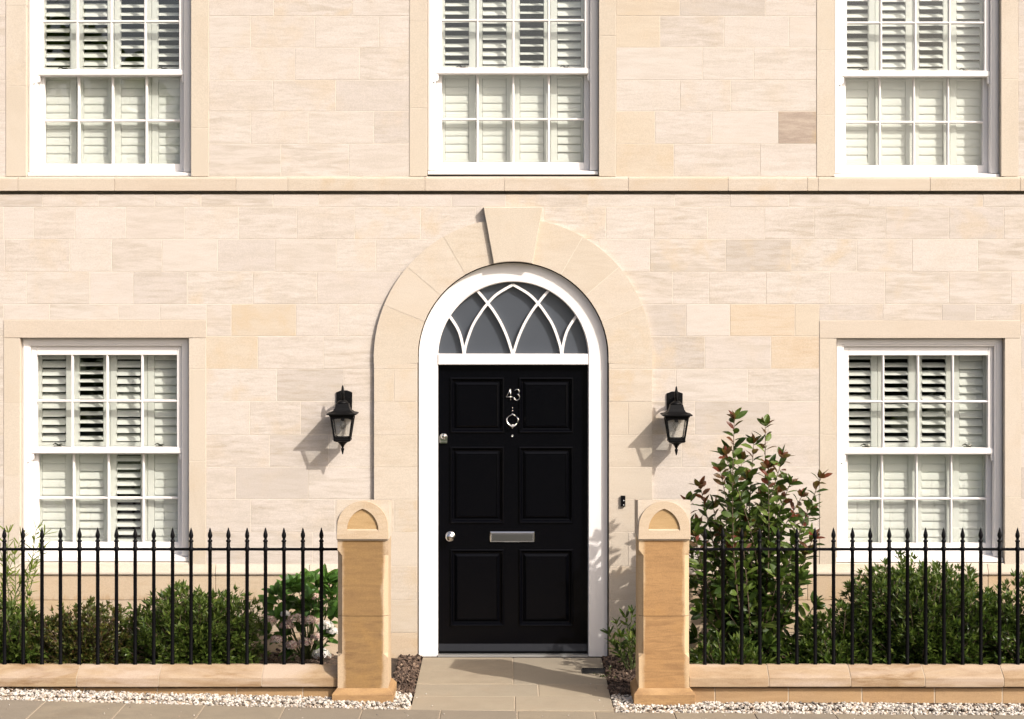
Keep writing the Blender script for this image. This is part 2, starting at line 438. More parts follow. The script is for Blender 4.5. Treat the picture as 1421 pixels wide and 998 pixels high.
# ------------------------------------------------------------------ the house
house = empty('stone_house', (0, 0, 0))
tag(house, 'pale sandstone townhouse facade with arched black front door and five white sash windows', 'house')

AC, AZ = X(712), Z(496)                     # centre of the arch
S = 1/195.0
R_in, R_out = 132.5*S, 193*S
WIN = {  # name: opening px (x0, x1, top, bottom), meeting rail line relative data
 'LL': (28, 262, 469, 780), 'LR': (1161, 1394, 469.5, 781), 'UL': (36.5, 265, -64, 244), 'UM': (593, 831, -65, 242), 'UR': (1158.5, 1389, -62, 246)}
XL, XR = X(-620), X(2040)                   # ends of the facade
XTOP = Z(-210)

# backing wall with openings; its face carries the mortar joints
bk = MB(); Y0, Y1 = .0014, .36
def bbox(px0, px1, pt, pb_): bk.box(X(px0), X(px1), Y0, Y1, Z(pb_), Z(271 if pt == 258 else pt))
ox = 4
for (nm, row_top, row_bot) in (('L', 332, 1000), ('U', -210, 258)):
    pass
# lower storey, y 258..1000 px
bbox(-620, 28-ox, 258, 1000); bbox(28-ox, 262+ox, 258, 469-ox); bbox(28-ox, 262+ox, 781, 1000)
bbox(262+ox, 712-136.5, 258, 1000)
bbox(712+136.5, 1161-ox, 258, 1000); bbox(1161-ox, 1394+ox, 258, 469-ox); bbox(1161-ox, 1394+ox, 782, 1000)
bbox(1394+ox, 2040, 258, 1000)
N = 40
arc = [(AC+136.5*S*math.cos(a), AZ+136.5*S*math.sin(a)) for a in [math.pi*i/N for i in range(N+1)]]
top = [(p[0], Z(271)) for p in arc]
bk.band(arc, top, Y0, Y1)
# upper storey
bbox(-620, 36.5-ox, -210, 258); bbox(36.5-ox, 265+ox, -210, -64-ox); bbox(36.5-ox, 265+ox, 245, 258)
bbox(265+ox, 593-ox, -210, 258); bbox(593-ox, 831+ox, -210, -65-ox); bbox(593-ox, 831+ox, 245, 258); bbox(831+ox, 1158-ox, -210, 258)
bbox(1158-ox, 1389+ox, -210, -62-ox); bbox(1158-ox, 1389+ox, 247, 258); bbox(1389+ox, 2040, -210, 258)
bk.box(XL, XR, .088, Y1, Z(271), Z(258))
bk.build('backing_wall', M['mortar'], house)
# rear shell, so the rooms behind the shutters are closed and dark
sh = MB(); zb = -.4
sh.box(XL, XL+.3, .36, 7, zb, XTOP); sh.box(XR-.3, XR, .36, 7, zb, XTOP); sh.box(XL, XR, 7, 7.3, zb, XTOP)
sh.build('rear_wall', M['plaster'], house)
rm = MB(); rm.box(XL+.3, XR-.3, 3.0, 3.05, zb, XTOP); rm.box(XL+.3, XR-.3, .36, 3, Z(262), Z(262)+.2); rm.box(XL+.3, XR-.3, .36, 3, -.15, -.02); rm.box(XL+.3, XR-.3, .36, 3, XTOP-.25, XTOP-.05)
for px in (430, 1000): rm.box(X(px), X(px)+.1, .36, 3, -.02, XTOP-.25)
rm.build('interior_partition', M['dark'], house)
rf = MB(); rf.loft([[(XL-.1, -.35, XTOP+.02), (XR+.1, -.35, XTOP+.02), (XR+.1, 7.5, XTOP+.02), (XL-.1, 7.5, XTOP+.02)], [(XL-.1, -.35, XTOP+.14), (XR+.1, -.35, XTOP+.14), (XR+.1, 7.5, XTOP+.14), (XL-.1, 7.5, XTOP+.14)], [(XL+.5, 3.4, XTOP+2.2), (XR-.5, 3.4, XTOP+2.2), (XR-.5, 3.7, XTOP+2.2), (XL+.5, 3.7, XTOP+2.2)]])
rf.build('roof', M['slate'], house)

# ashlar stones
JT = 0.0019      # half joint
off_mesh = MB()
def stone(px0, px1, pt, pb_, mat='stone', y=None, yb=.02):
    if pt == 269.8: yb = .08
    x0, x1, z1, z0 = X(px0)+JT, X(px1)-JT, Z(pt)-JT, Z(pb_)+JT
    if x1-x0 < .01 or z1-z0 < .01: return
    yy = (R.uniform(-.0007, .0005) if y is None else y)
    if px1 < -8 or px0 > 1430 or pb_ < -8:
        off_mesh.cbox(x0, x1, yy, yb, z0, z1, .0015); return
    c = ((x0+x1)/2, 0, (z0+z1)/2)
    m = MB().cbox(x0, x1, yy, yb, z0, z1, .0007)
    m.build('stone', M[mat], house, c)
def course(pt, pb_, x0, x1, joints, mats={}):
    """one course between two px ends with the given joints; missing stretches are filled at random"""
    js = sorted([j for j in joints if x0+15 < j < x1-15])
    xs = [x0] + js + [x1]; out = [xs[0]]
    for b in xs[1:]:
        a = out[-1]
        while b - a > 125:
            n = a + R.choice((62, 74, 82, 88, 95)) + R.uniform(-5, 5)
            if b - n < 45: n = (a+b)/2
            out.append(n); a = n
        out.append(b)
    for a, b in zip(out[:-1], out[1:]):
        mt = 'stone'
        for (ma, mb_), nm in mats.items():
            if ma <= (a+b)/2 <= mb_: mt = nm
        stone(a, b, pt, pb_, mt)
LFT, RGT = -600, 2020
UP = [(-23,22,[380,489],[943,1062]), (22,66,[348,437,526],[916,1005,1095]), (66,111,[409,499],[975,1046]), (111,154.5,[379,466],[944,1014]), (154.5,199.5,[348,428,519],[909,988,1080]), (199.5,245,[484],[935,1055])]
for (a, b, j1, j2) in UP:
    course(a, b, LFT, 8, [-40]); course(a, b, 290, 568, j1)
    mm = {}
    if a == 154.5: mm = {(1081, 1133): 'brown', (860, 905): 'tan'}
    if a == 199.5: mm = {(860, 930): 'tan'}
    if a == 22: mm = {(860, 912): 'tan'}
    if a == -23: mm = {(860, 940): 'tan'}
    course(a, b, 855, 1133, j2, mm); course(a, b, 1413, RGT, [1480])
y = -23
while y > -200:
    course(y-44.5, y, LFT, 8, []); 
    if y-44.5 > -88: course(y-44.5, y, 290, 568, [330+R.random()*60]); course(y-44.5, y, 855, 1133, [930+R.random()*60]); course(y-44.5, y, 1413, RGT, [])
    else: course(y-44.5, y, 8, RGT, [])
    y -= 44.5
LO = [(269.8,287,[215,279,379,442,553,627,702,816,936,1013,1095,1206,1276,1364],None),
      (287,332,[5,47,175,256,331,412,492,584,841,908,982,1061,1130,1229,1317,1393],None),
      (332,377,[7,97,225,302,382,467,522,832,902,1007,1098,1189,1266,1357],80),
      (377,422,[37,125,185,260,351,440,555,984,1063,1152,1228,1317,1403],130)]
for (a, b, js, cut) in LO:
    if cut is None: course(a, b, LFT, RGT, js, {(585, 670): 'brown'} if a == 287 and False else {})
    else: course(a, b, LFT, 712-cut, js); course(a, b, 712+cut, RGT, js)
course(422, 444, 5, 286.5, [69, 222]); course(422, 445, 1137, 1416, [1225, 1354])
course(422, 466.5, LFT, 5, []); course(422, 466.5, 286.5, 562, [321, 411, 470], {(330, 400): 'tan'}); course(422, 466.5, 862, 1137, [952, 1013, 1103], {(1014, 1100): 'ochre', (1104, 1136): 'tan'}); course(422, 466.5, 1416, RGT, [])
LY = [(466.5,512,[358,449],[978,1070],{(288,355):'tan',(1072,1136):'ochre'}), (512,557,[384,477],[938,1038],{}), (557,603.5,[347,417],[1068],{}), (603.5,648,[374,456],[946,1030],{}), (648,692.6,[327,428],[995,1080],{}), (692.6,738,[348,465],[1000,1090],{}), (738,785,[345,434],[980,1060],{})]
for (a, b, j1, j2, mm) in LY:
    course(a, b, LFT, 5, []); course(a, b, 286, 545, j1, mm); course(a, b, 880, 1137, j2, mm); course(a, b, 1417, RGT, [])

# window surrounds (flush, long stones)
def jamb(px0, px1, ys):
    MB().box(X(px0)+.004, X(px1)-.004, -.0022, .135, Z(ys[-1])+.004, Z(ys[0])-.004).build('joint_mortar', M['mortar'], house)
    for a, b in zip(ys[:-1], ys[1:]): stone(px0, px1, a, b, 'trim_v', -.004, .14)
jamb(8, 36.5, [-90, 8, 120, 245]); jamb(265, 290, [-90, -15, 178, 245]); jamb(568, 593, [-90, 30, 150, 245]); jamb(831, 855, [-90, 50, 245])
jamb(1133, 1158.5, [-90, 70, 160, 245]); jamb(1389, 1413, [-90, 110, 245])
for (a, b, c) in ((36.5, 265, -64), (593, 831, -65), (1158.5, 1389, -62)): stone(a, b, -90, c, 'trim', -.004, .14)
jamb(5, 28, [469, 560, 660, 785]); jamb(262, 286, [469, 512, 640, 785]); jamb(1137, 1161, [469.5, 603.5, 785]); jamb(1394, 1417, [469.5, 690, 785])
stone(5, 286.5, 444, 469, 'trim', -.004, .14); stone(1137, 1416, 445, 469.5, 'trim', -.004, .14)

# string course with a deep drip groove beneath
sj = [-600,-420,-250,-100,26,160,328,400,590,700,872,1010,1120,1135,1290,1415,1560,1720,1880,2020]
for a, b in zip(sj[:-1], sj[1:]):
    m = MB(); x0, x1 = X(a)+JT, X(b)-JT
    z1, z0 = Z(246), Z(264.8)
    pr = [(.02, z1+.004), (-.008, z1), (-.020, z1-.006), (-.023, z1-.016), (-.023, z0), (-.015, z0-.002), (.02, z0-.002)]
    m.loft([[(x0, p, q) for p, q in pr], [(x1, p, q) for p, q in pr]])
    m.box(x0, x1, .02, .09, z0-.002, z1)
    m.build('string_course_stone', M['trim'], house, ((x0+x1)/2, 0, z0))
MB().box(X(-600), X(2020), -.0195, .08, Z(264.8)+.003, Z(247)-.006).build('joint_mortar', M['mortar'], house)
# sill course and plinth below the ground-floor windows
for (xa, xb, js) in ((LFT, 530, [-420,-250,-90,60,190,300,430]), (895, RGT, [1010,1120,1250,1370,1480,1600,1750,1900])):
    xs = [xa]+js+[xb]
    for a, b in zip(xs[:-1], xs[1:]):
        x0, x1 = X(a)+JT, X(b)-JT; z1, z0 = Z(783), Z(796)
        pr = [(.02, z1), (-.006, z1), (-.040, z0+.012), (-.040, z0), (.02, z0)]
        MB().loft([[(x0, p, q) for p, q in pr], [(x1, p, q) for p, q in pr]]).build('sill_stone', M['trim'], house, ((x0+x1)/2, 0, z0))
    for (pt, pb_, mt, sh_) in ((796, 832, 'plinth', 0), (832, 877, 'base', 50), (877, 930, 'base', 10)):
        ys = [xa] + [j+sh_ for j in js] + [xb]
        for a, b in zip(ys[:-1], ys[1:]): stone(a, b, pt, pb_, mt, -.026+R.uniform(-.001, .001), .03)

# arch architrave: voussoirs, keystone, piers
PY = -.030
def vous(a0, a1, ri, ro, y0, y1, mat, n=7):
    g = .0022
    A = []; B = []
    for i in range(n):
        a = a0 + (a1-a0)*i/(n-1)
        gi = g/ri*(1-2*i/(n-1)); go = g/ro*(1-2*i/(n-1))
        A.append((AC+ri*math.cos(a+gi), AZ+ri*math.sin(a+gi))); B.append((AC+ro*math.cos(a+go), AZ+ro*math.sin(a+go)))
    m = MB(); m.band(A, B, y0, y1)
    am = (a0+a1)/2; c = (AC+(ri+ro)/2*math.cos(am), 0, AZ+(ri+ro)/2*math.sin(am))
    return m.build('voussoir', M[mat], house, c)
angs = [-.06, math.radians(22), math.radians(40.5), math.radians(60), math.radians(79.5)]
for a, b in zip(angs[:-1], angs[1:]):
    vous(a, b, R_in, R_out, PY, .10, 'arch'); vous(math.pi-b, math.pi-a, R_in, R_out, PY, .10, 'arch')
am_ = MB(); ri_, ro_ = R_in+.004, R_out-.004
for (a_, b_) in ((-.05, math.radians(79)), (math.pi-math.radians(79), math.pi+.05)):
    aa = [a_+(b_-a_)*i/20 for i in range(21)]
    am_.band([(AC+ri_*math.cos(q), AZ+ri_*math.sin(q)) for q in aa], [(AC+ro_*math.cos(q), AZ+ro_*math.sin(q)) for q in aa], PY+.0022, .095)
for (x0, x1) in ((519, 579.5), (844.5, 905)): am_.box(X(x0)+.004, X(x1)-.004, PY+.0024, .095, -.1, Z(504.3))
am_.build('arch_mortar', M['mortar'], house)
kz = MB()
ka = [math.pi-math.radians(79)+.012-(math.pi-2*math.radians(79)+.024)*i/6 for i in range(7)]
kz.prism([(AC+R_in*math.cos(q), AZ+R_in*math.sin(q)) for q in ka] + [ (X(753), Z(288)), (X(671), Z(288))], -.058, .1, .004)
kz.build('keystone', M['trim_v'], house, (X(712), 0, Z(325)))
py = [504, 512, 557, 603.5, 648, 692.6, 738, 785, 832, 877, 925]
for i, (a, b) in enumerate(zip(py[:-1], py[1:])):
    for (x0, x1, sd) in ((519, 579.5, 0), (844.5, 905, 1)):
        if (i+sd) % 2 and b-a > 20 and i in (1, 2, 5, 6):
            xm = x0 + (28 if sd == 0 else 27); parts = [(x0, xm), (xm, x1)]
        else: parts = [(x0, x1)]
        for (p, q) in parts:
            mt = 'base' if i == 9 else 'arch'
            stone(p, q, a, b, mt, PY+R.uniform(-.0008, .0008), .10)
if off_mesh.v:
    o = off_mesh.build('stone', M['stone'], house); tag(o, kind='stuff')

# ------------------------------------------------------------------ door, frame and fanlight
fy = .022; fyb = .15
def arcpts(r, cx=AC, cz=AZ, n=48, a0=0, a1=math.pi): return [(cx+r*math.cos(a0+(a1-a0)*i/n), cz+r*math.sin(a0+(a1-a0)*i/n)) for i in range(n+1)]
ZB = Z(912.0)
r1 = 131.0*S; r2 = 104.5*S
fr = MB()
A = [(AC+r1, ZB)] + arcpts(r1) + [(AC-r1, ZB)]
B = [(AC+r2+.006, ZB)] + arcpts(r2+.006) + [(AC-r2-.006, ZB)]
fr.band(A, B, fy, fyb)
A2 = [(AC+r2+.006, ZB)] + arcpts(r2+.006) + [(AC-r2-.006, ZB)]
B2 = [(AC+r2, ZB)] + arcpts(r2) + [(AC-r2, ZB)]
fr.band(A2, B2, fy+.012, fyb)
frame = fr.build('door_frame', M['white'], house)
tr = MB(); tr.cbox(AC-r2, AC+r2, fy+.002, fyb, Z(506.5), Z(491.5), .004)
tr.build('transom', M['white'], frame)
# fanlight
fan = MB(); gpts = arcpts(r2-.001)
fan.prism(gpts, .085, .095); fanlight = fan.build('fanlight_glass', M['fan_grey'], house)
cxp = 711.8
def tp(pts, mir=False):
    o = []
    for x, y in pts:
        xx = 2*cxp - x if mir else x
        o.append((X(xx, .05), Z(y, .05)))
    return o
def smooth_pts(pts, n=5):
    out = []
    P = [pts[0]] + list(pts) + [pts[-1]]
    for i in range(1, len(P)-2):
        for k in range(n):
            t_ = k/n
            o = []
            for d in range(2):
                p0, p1, p2, p3 = P[i-1][d], P[i][d], P[i+1][d], P[i+2][d]
                o.append(.5*((2*p1)+(-p0+p2)*t_+(2*p0-5*p1+4*p2-p3)*t_*t_+(-p0+3*p1-3*p2+p3)*t_**3))
            out.append(tuple(o))
    out.append(pts[-1]); return out
T1 = [(644,493),(647,477),(656,452),(667,434),(676.5,421.5),(690,408),(711.8,395)]
T2 = [(711.8,493),(705,471),(696,450),(685,431.5),(676.5,420.5),(669,411),(661,402)]
T3 = [(644,493),(641,474),(635,456),(622,436)]
for k, T in enumerate((T1, T2, T3)):
    for mir in (False, True):
        d = .0006*(k*2+mir)
        MB().bar(smooth_pts(tp(T, mir)), .0185, .046+d, .088).build('tracery_bar', M['white'], fanlight)
# door leaf
DY = .072
DX0, DX1, DZ0, DZ1 = X(607.3), X(815.7), Z(909.0), Z(507.3)
door = MB()
door.box(DX0, DX1, DY+.012, DY+.05, DZ0, DZ1)
# stiles and rails proud of the panels
cols = [(625, 698.5), (721, 795)]; rws = [(525.5, 601), (622, 727), (765, 870.5)]
def dbox(a, b, c, d): door.box(X(a), X(b), DY, DY+.012, Z(d), Z(c))
dbox(607.3, 625, 507.3, 909); dbox(795, 815.7, 507.3, 909); dbox(698.5, 721, 507.3, 909)
for (c0, c1) in cols:
    for (a, b) in ((507.3, 525.5), (601, 622), (727, 765), (870.5, 909)): dbox(c0, c1, a, b)
door = door.build('front_door', M['black'], house)
for (c0, c1) in cols:
    for (r0, r1_) in rws:
        x0, x1, z0, z1 = X(c0), X(c1), Z(r1_), Z(r0)
        prof = [(-.006, 0), (-.004, -.009), (.002, -.012), (.006, -.011), (.019, .004), (.020, .010), (.026, .011), (.027, .009), (.047, -.003), (.049, .001)]
        m = MB(); rings = []
        for (ins, dy) in prof: rings.append([(x0+ins, DY+dy, z0+ins), (x1-ins, DY+dy, z0+ins), (x1-ins, DY+dy, z1-ins), (x0+ins, DY+dy, z1-ins)])
        m.loft(rings, cap=False); b = len(m.v); m.f.append((b-4, b-3, b-2, b-1)); m.sm.append(False)
        m.build('door_panel', M['black'], door)
wb = MB(); wb.loft([[(DX0+.004, DY-y_, z_) for y_, z_ in ((0, Z(905.5)), (.024, Z(905.5)), (.022, Z(904)), (.004, Z(896)), (0, Z(896)))], [(DX1-.004, DY-y_, z_) for y_, z_ in ((0, Z(905.5)), (.024, Z(905.5)), (.022, Z(904)), (.004, Z(896)), (0, Z(896)))]])
wb.build('weather_bar', M['bar'], door)
MB().box(AC-r2, AC+r2, .012, .16, Z(913.5), Z(909.6)).build('threshold', M['metal'], frame)
MB().box(X(588), X(834), .004, .021, -.05, Z(911.9)-.002).build('threshold_gap_shade', M['dark'], frame)  # dark strip standing in for the shade in the gap under the threshold
# knob
kx, kz_ = X(624.5), Z(746)
kn = MB(); kn.lathe([(.036, 0), (.036, .006), (.032, .010), (.014, .014), (.012, .03), (.020, .036), (.031, .046), (.033, .056), (.028, .066), (.012, .072), (.001, .073)], (kx, DY, kz_), 24, 'y')
kn.build('door_knob', M['chrome'], door)
# night latch
lx, lz = X(615), Z(608)
lk = MB(); A = [(lx-.027, Z(616)), (lx+.027, Z(616))] + [(lx+.027*math.cos(a), Z(608)+.027*math.sin(a)) for a in [math.pi*i/12 for i in range(13)]]
lk.prism(A, DY-.008, DY, .002); lk.lathe([(.018, 0), (.018, .012), (.012, .016), (.001, .016)], (lx, DY-.006, Z(607)), 16, 'y'); lk.box(lx-.003, lx+.003, DY-.026, DY-.02, Z(609), Z(603))
lk.box(lx-.024, lx+.024, DY-.02, DY, Z(616), Z(613.6))
lk.build('door_lock', M['chrome'], door)
# letter plate
lp = MB(); a, b, c, d = X(680), X(742), Z(754), Z(739.5)
lp.loft([[(a, DY, c), (b, DY, c), (b, DY, d), (a, DY, d)], [(a, DY-.008, c), (b, DY-.008, c), (b, DY-.008, d), (a, DY-.008, d)], [(a+.006, DY-.013, c+.006), (b-.006, DY-.013, c+.006), (b-.006, DY-.013, d-.006), (a+.006, DY-.013, d-.006)]])
lpo = lp.build('letter_plate', M['chrome'], door)
fl = MB(); fl.loft([[(a+.014, DY-.012, c+.010), (b-.014, DY-.012, c+.010), (b-.014, DY-.012, d-.012), (a+.014, DY-.012, d-.012)], [(a+.014, DY-.020, c+.010), (b-.014, DY-.020, c+.010), (b-.014, DY-.017, d-.018), (a+.014, DY-.017, d-.018)], [(a+.016, DY-.020, c+.012), (b-.016, DY-.020, c+.012), (b-.016, DY-.014, d-.012), (a+.016, DY-.014, d-.012)]])
t = NT('dark_chrome'); t.set(Base_Color=(.16,.15,.135), Metallic=1.0, Roughness=.18); M['chrome_d'] = t.m  # darker chrome tone for the letter flap and sash latches
fl.build('letter_flap', M['chrome_d'], door)
# numerals 43
dn = MB(); h = .078; bx, bz = X(702.5), Z(556)
rr = .0027; yy = DY-.012
def st(pts, r=rr): dn.tube([(bx+p[0], yy, bz+p[1]) for p in pts], r, 8)
dn4 = dn; st([(.031, -.001), (.031, .078)]); st([(.031, .078), (.001, .023)]); st([(.0, .0225), (.045, .0225)], .0031)
dn.build('house_numeral', M['chrome'], door)
dn = MB(); ar = []
for i in range(15):
    a_ = math.radians(150 - i*16.4); ar.append((.076+.0175*math.cos(a_), .0585+.018*math.sin(a_)))
br = []
for i in range(18):
    a_ = math.radians(85 - i*15.6); br.append((.075+.0205*math.cos(a_), .0205+.0215*math.sin(a_)))
st(ar); st(br); dn.build('house_numeral', M['chrome'], door)
# knocker
kc = MB(); kx = X(711.2)
for (py_, r_) in ((567, .0050), (571, .0065), (575.5, .0075), (595, .0055)): kc.lathe([(.001, 0), (r_*.8, .004), (r_, .010), (r_*.7, .016), (.001, .018)], (kx, DY, Z(py_)), 10, 'y')
kc.tube([(kx-.028, DY-.016, Z(579)), (kx-.012, DY-.02, Z(577)), (kx, DY-.02, Z(575.5)), (kx+.012, DY-.02, Z(577)), (kx+.028, DY-.016, Z(579))], .0042, 8)
ring = [(kx-.030, DY-.018, Z(579)), (kx-.041, DY-.020, Z(582.5)), (kx-.039, DY-.024, Z(586.5)), (kx-.028, DY-.026, Z(589.5)), (kx-.012, DY-.028, Z(592)), (kx, DY-.03, Z(593)), (kx+.012, DY-.028, Z(592)), (kx+.028, DY-.026, Z(589.5)), (kx+.039, DY-.024, Z(586.5)), (kx+.041, DY-.020, Z(582.5)), (kx+.030, DY-.018, Z(579))]
kc.tube(ring, [.004,.005,.005,.0055,.007,.008,.007,.0055,.005,.005,.004], 8)
kc.lathe([(.001, 0), (.008, .003), (.010, .010), (.006, .017), (.001, .018)], (kx, DY-.012, Z(591)), 10, 'y')
kc.build('door_knocker', M['chrome'], door)
pk = MB(); pk.lathe([(.0085, 0), (.0085, .003), (.006, .005), (.005, .002), (.001, .002)], (kx, DY, Z(606)), 14, 'y'); pk.build('peephole', M['chrome'], door)

# doorbell
db = MB(); db.cbox(-.0155, .0155, -.052, -.0305, -.0375, .0375, .003)
dbo = db.build('doorbell', M['iron'], None); dbo.location = (X(864.3), 0, Z(694.5)); tag(dbo, 'small black doorbell box on the stone pier right of the front door', 'doorbell')
t = NT('white_sensor'); t.set(Base_Color=(.6,.6,.6), Roughness=.2)
for (dx, dz, r_) in ((.004, .004, .0045), (.003, -.027, .004)):
    MB().lathe([(r_, 0), (r_, .002), (.001, .003)], (dx, -.051, dz), 10, 'y').build('button', t.m, dbo)

# ------------------------------------------------------------------ sash windows and shutters
_cache = {}
def make_window(key, label_extra):
    px0, px1, pt, pb_ = WIN[key]
    cx = (X(px0)+X(px1))/2; zb_ = Z(pb_); W = X(px1)-X(px0); H = Z(pt)-zb_
    w2 = W/2
    up = key[0] == 'U'
    # heights above the bottom of the opening
    sill = 7*S if not up else 6*S
    gl0 = 24*S if not up else 18*S           # lower glass bottom
    gl1 = gl0 + 125*S if not up else gl0 + 122.5*S
    mr0, mr1 = gl1, gl1 + 9*S                # meeting rail
    gu0 = mr1; gu1 = H - 24.5*S
    FY = .058
    fw = .060
    m = MB()                                  # box frame
    e = .0
    m.cbox(-w2, -w2+fw, FY, .175, sill, H, .003); m.cbox(w2-fw, w2, FY, .175, sill, H, .003); m.cbox(-w2+fw, w2-fw, FY+.0005, .175, H-fw, H, .003)
    m.box(-w2-.02, -w2+.02, .178, .25, 0, H+.02); m.box(w2-.02, w2+.02, .178, .25, 0, H+.02); m.box(-w2+.02, w2-.02, .178, .25, H-.01, H+.02); m.box(-w2+.02, w2-.02, .178, .25, 0, .025)
    m.box(-w2+.012, -w2+fw-.016, FY-.006, FY, sill, H-.016); m.box(w2-fw+.016, w2-.012, FY-.006, FY, sill, H-.016); m.box(-w2+.012, w2-.012, FY-.0055, FY, H-fw+.016, H-.012)
    win = m.build('sash_window', M['white'], house); win.location = (cx, 0, zb_)
    s_ = MB(); pr = [(.175, 0), (FY-.030, 0), (FY-.033, .004), (FY-.031, sill*.75), (.175, sill*1.4)]
    s_.loft([[(-w2+.003, p, q) for p, q in pr], [(w2-.003, p, q) for p, q in pr]]); s_.build('window_sill', M['white'], win)
    sw = .039; gx = w2-fw-sw
    def sash(y0, z0, z1, gz0, gz1, name, nm):
        a = MB()
        a.cbox(-w2+fw+.001, -gx, y0, y0+.042, z0, z1, .003); a.cbox(gx, w2-fw-.001, y0, y0+.042, z0, z1, .003)
        a.cbox(-gx, gx, y0+.0005, y0+.042, z0, gz0, .003); a.cbox(-gx, gx, y0+.0005, y0+.042, gz1, z1, .003)
        if name == 'upper_sash':
            a.cbox(-w2+fw-.012, w2-fw+.012, y0-.010, y0+.03, gz0-.045, gz0-.004, .005)       # proud meeting rail
            for sg in (-1, 1):                                                                # horns
                ax = sg*(w2-fw-.012)
                P = [(0, 0), (.022, 0), (.024, -.010), (.018, -.022), (.020, -.034), (.013, -.046), (.004, -.050), (-.006, -.040), (-.008, -.02), (-.006, 0)]
                P = [(ax+sg*p*.8, gz0-.045+q) for p, q in P]
                if sg > 0: P = P[::-1]
                a.prism(P[::-1], y0-.004, y0+.03)
        so = a.build(name, M['white'], win)
        zm = (gz0+gz1)/2 - (.005 if name == 'lower_sash' else 0)
        bw = .0185
        xs = [-gx + 2*gx*k/4 for k in range(5)]
        k_ = ('v', round(gz1-gz0, 4))
        if k_ not in _cache:
            hh = gz1-gz0; _cache[k_] = MB().loft([[(p, q, 0) for p, q in ((-bw/2, .012), (-.0035, 0), (.0035, 0), (bw/2, .012), (bw/2, .036), (-bw/2, .036))], [(p, q, hh) for p, q in ((-bw/2, .012), (-.0035, 0), (.0035, 0), (bw/2, .012), (bw/2, .036), (-bw/2, .036))]]).mesh('glazing_bar', M['white'])
        for x_ in xs[1:4]: inst('glazing_bar', _cache[k_], (x_, y0+.003, gz0), win)
        k_ = ('h', round(gx, 4))
        if k_ not in _cache:
            _cache[k_] = MB().loft([[(-gx, q, p) for p, q in ((-bw/2, .012), (-.0035, 0), (.0035, 0), (bw/2, .012), (bw/2, .036), (-bw/2, .036))], [(gx, q, p) for p, q in ((-bw/2, .012), (-.0035, 0), (.0035, 0), (bw/2, .012), (bw/2, .036), (-bw/2, .036))]]).mesh('glazing_bar', M['white'])
        inst('glazing_bar', _cache[k_], (0, y0+.004, zm), win)
        for i in range(4):
            for (za, zc) in ((gz0, zm-bw/2+.002), (zm+bw/2-.002, gz1)):
                xa, xb = xs[i]+bw/2-.002, xs[i+1]-bw/2+.002
                k_ = ('p', round(xb-xa, 4), round(zc-za, 4))
                if k_ not in _cache: _cache[k_] = MB().box(-(xb-xa)/2, (xb-xa)/2, 0, .004, -(zc-za)/2, (zc-za)/2).mesh('pane', M['glass'])
                p = inst('pane', _cache[k_], ((xa+xb)/2, y0+.022, (za+zc)/2), win)
                p.rotation_euler = (R.uniform(-.004, .004), 0, R.uniform(-.004, .004))
        return so
    sash(FY+.022, mr0-.002, H-fw+.002, gu0, gu1, 'upper_sash', 0)
    sash(FY+.070, sill, mr1, gl0, gl1+.002, 'lower_sash', 0)
    # latches on the meeting rail
    for sg in (-1, 1):
        la = MB(); lx_ = sg*w2*.61
        la.tube([(lx_-.036, .15, mr1+.012), (lx_-.016, .14, mr1+.022), (lx_+.004, .14, mr1+.010), (lx_+.028, .14, mr1+.015), (lx_+.036, .14, mr1+.008)], [.003, .006, .007, .005, .002], 7)
        la.box(lx_-.026, lx_+.026, .132, .15, mr1, mr1+.007)
        la.build('sash_latch', M['chrome_d'], win)
    MB().lathe([(.004, 0), (.004, .006), (.001, .007)], (-w2+fw-.016, FY-.005, mr0-.062), 8, 'y').build('sash_stop', M['iron'], win)
    return win, cx, zb_, W, H, mr0, mr1

LOUV = {}
def louvre_mesh():
    prof = []
    for k in range(10):
        a = 2*math.pi*k/10; prof.append((.0052*math.sin(a), .032*math.cos(a)))
    return MB().loft([[(-.084, p, q) for p, q in prof], [(.084, p, q) for p, q in prof]]).mesh('louvre', M['shutter'])
LM = louvre_mesh()
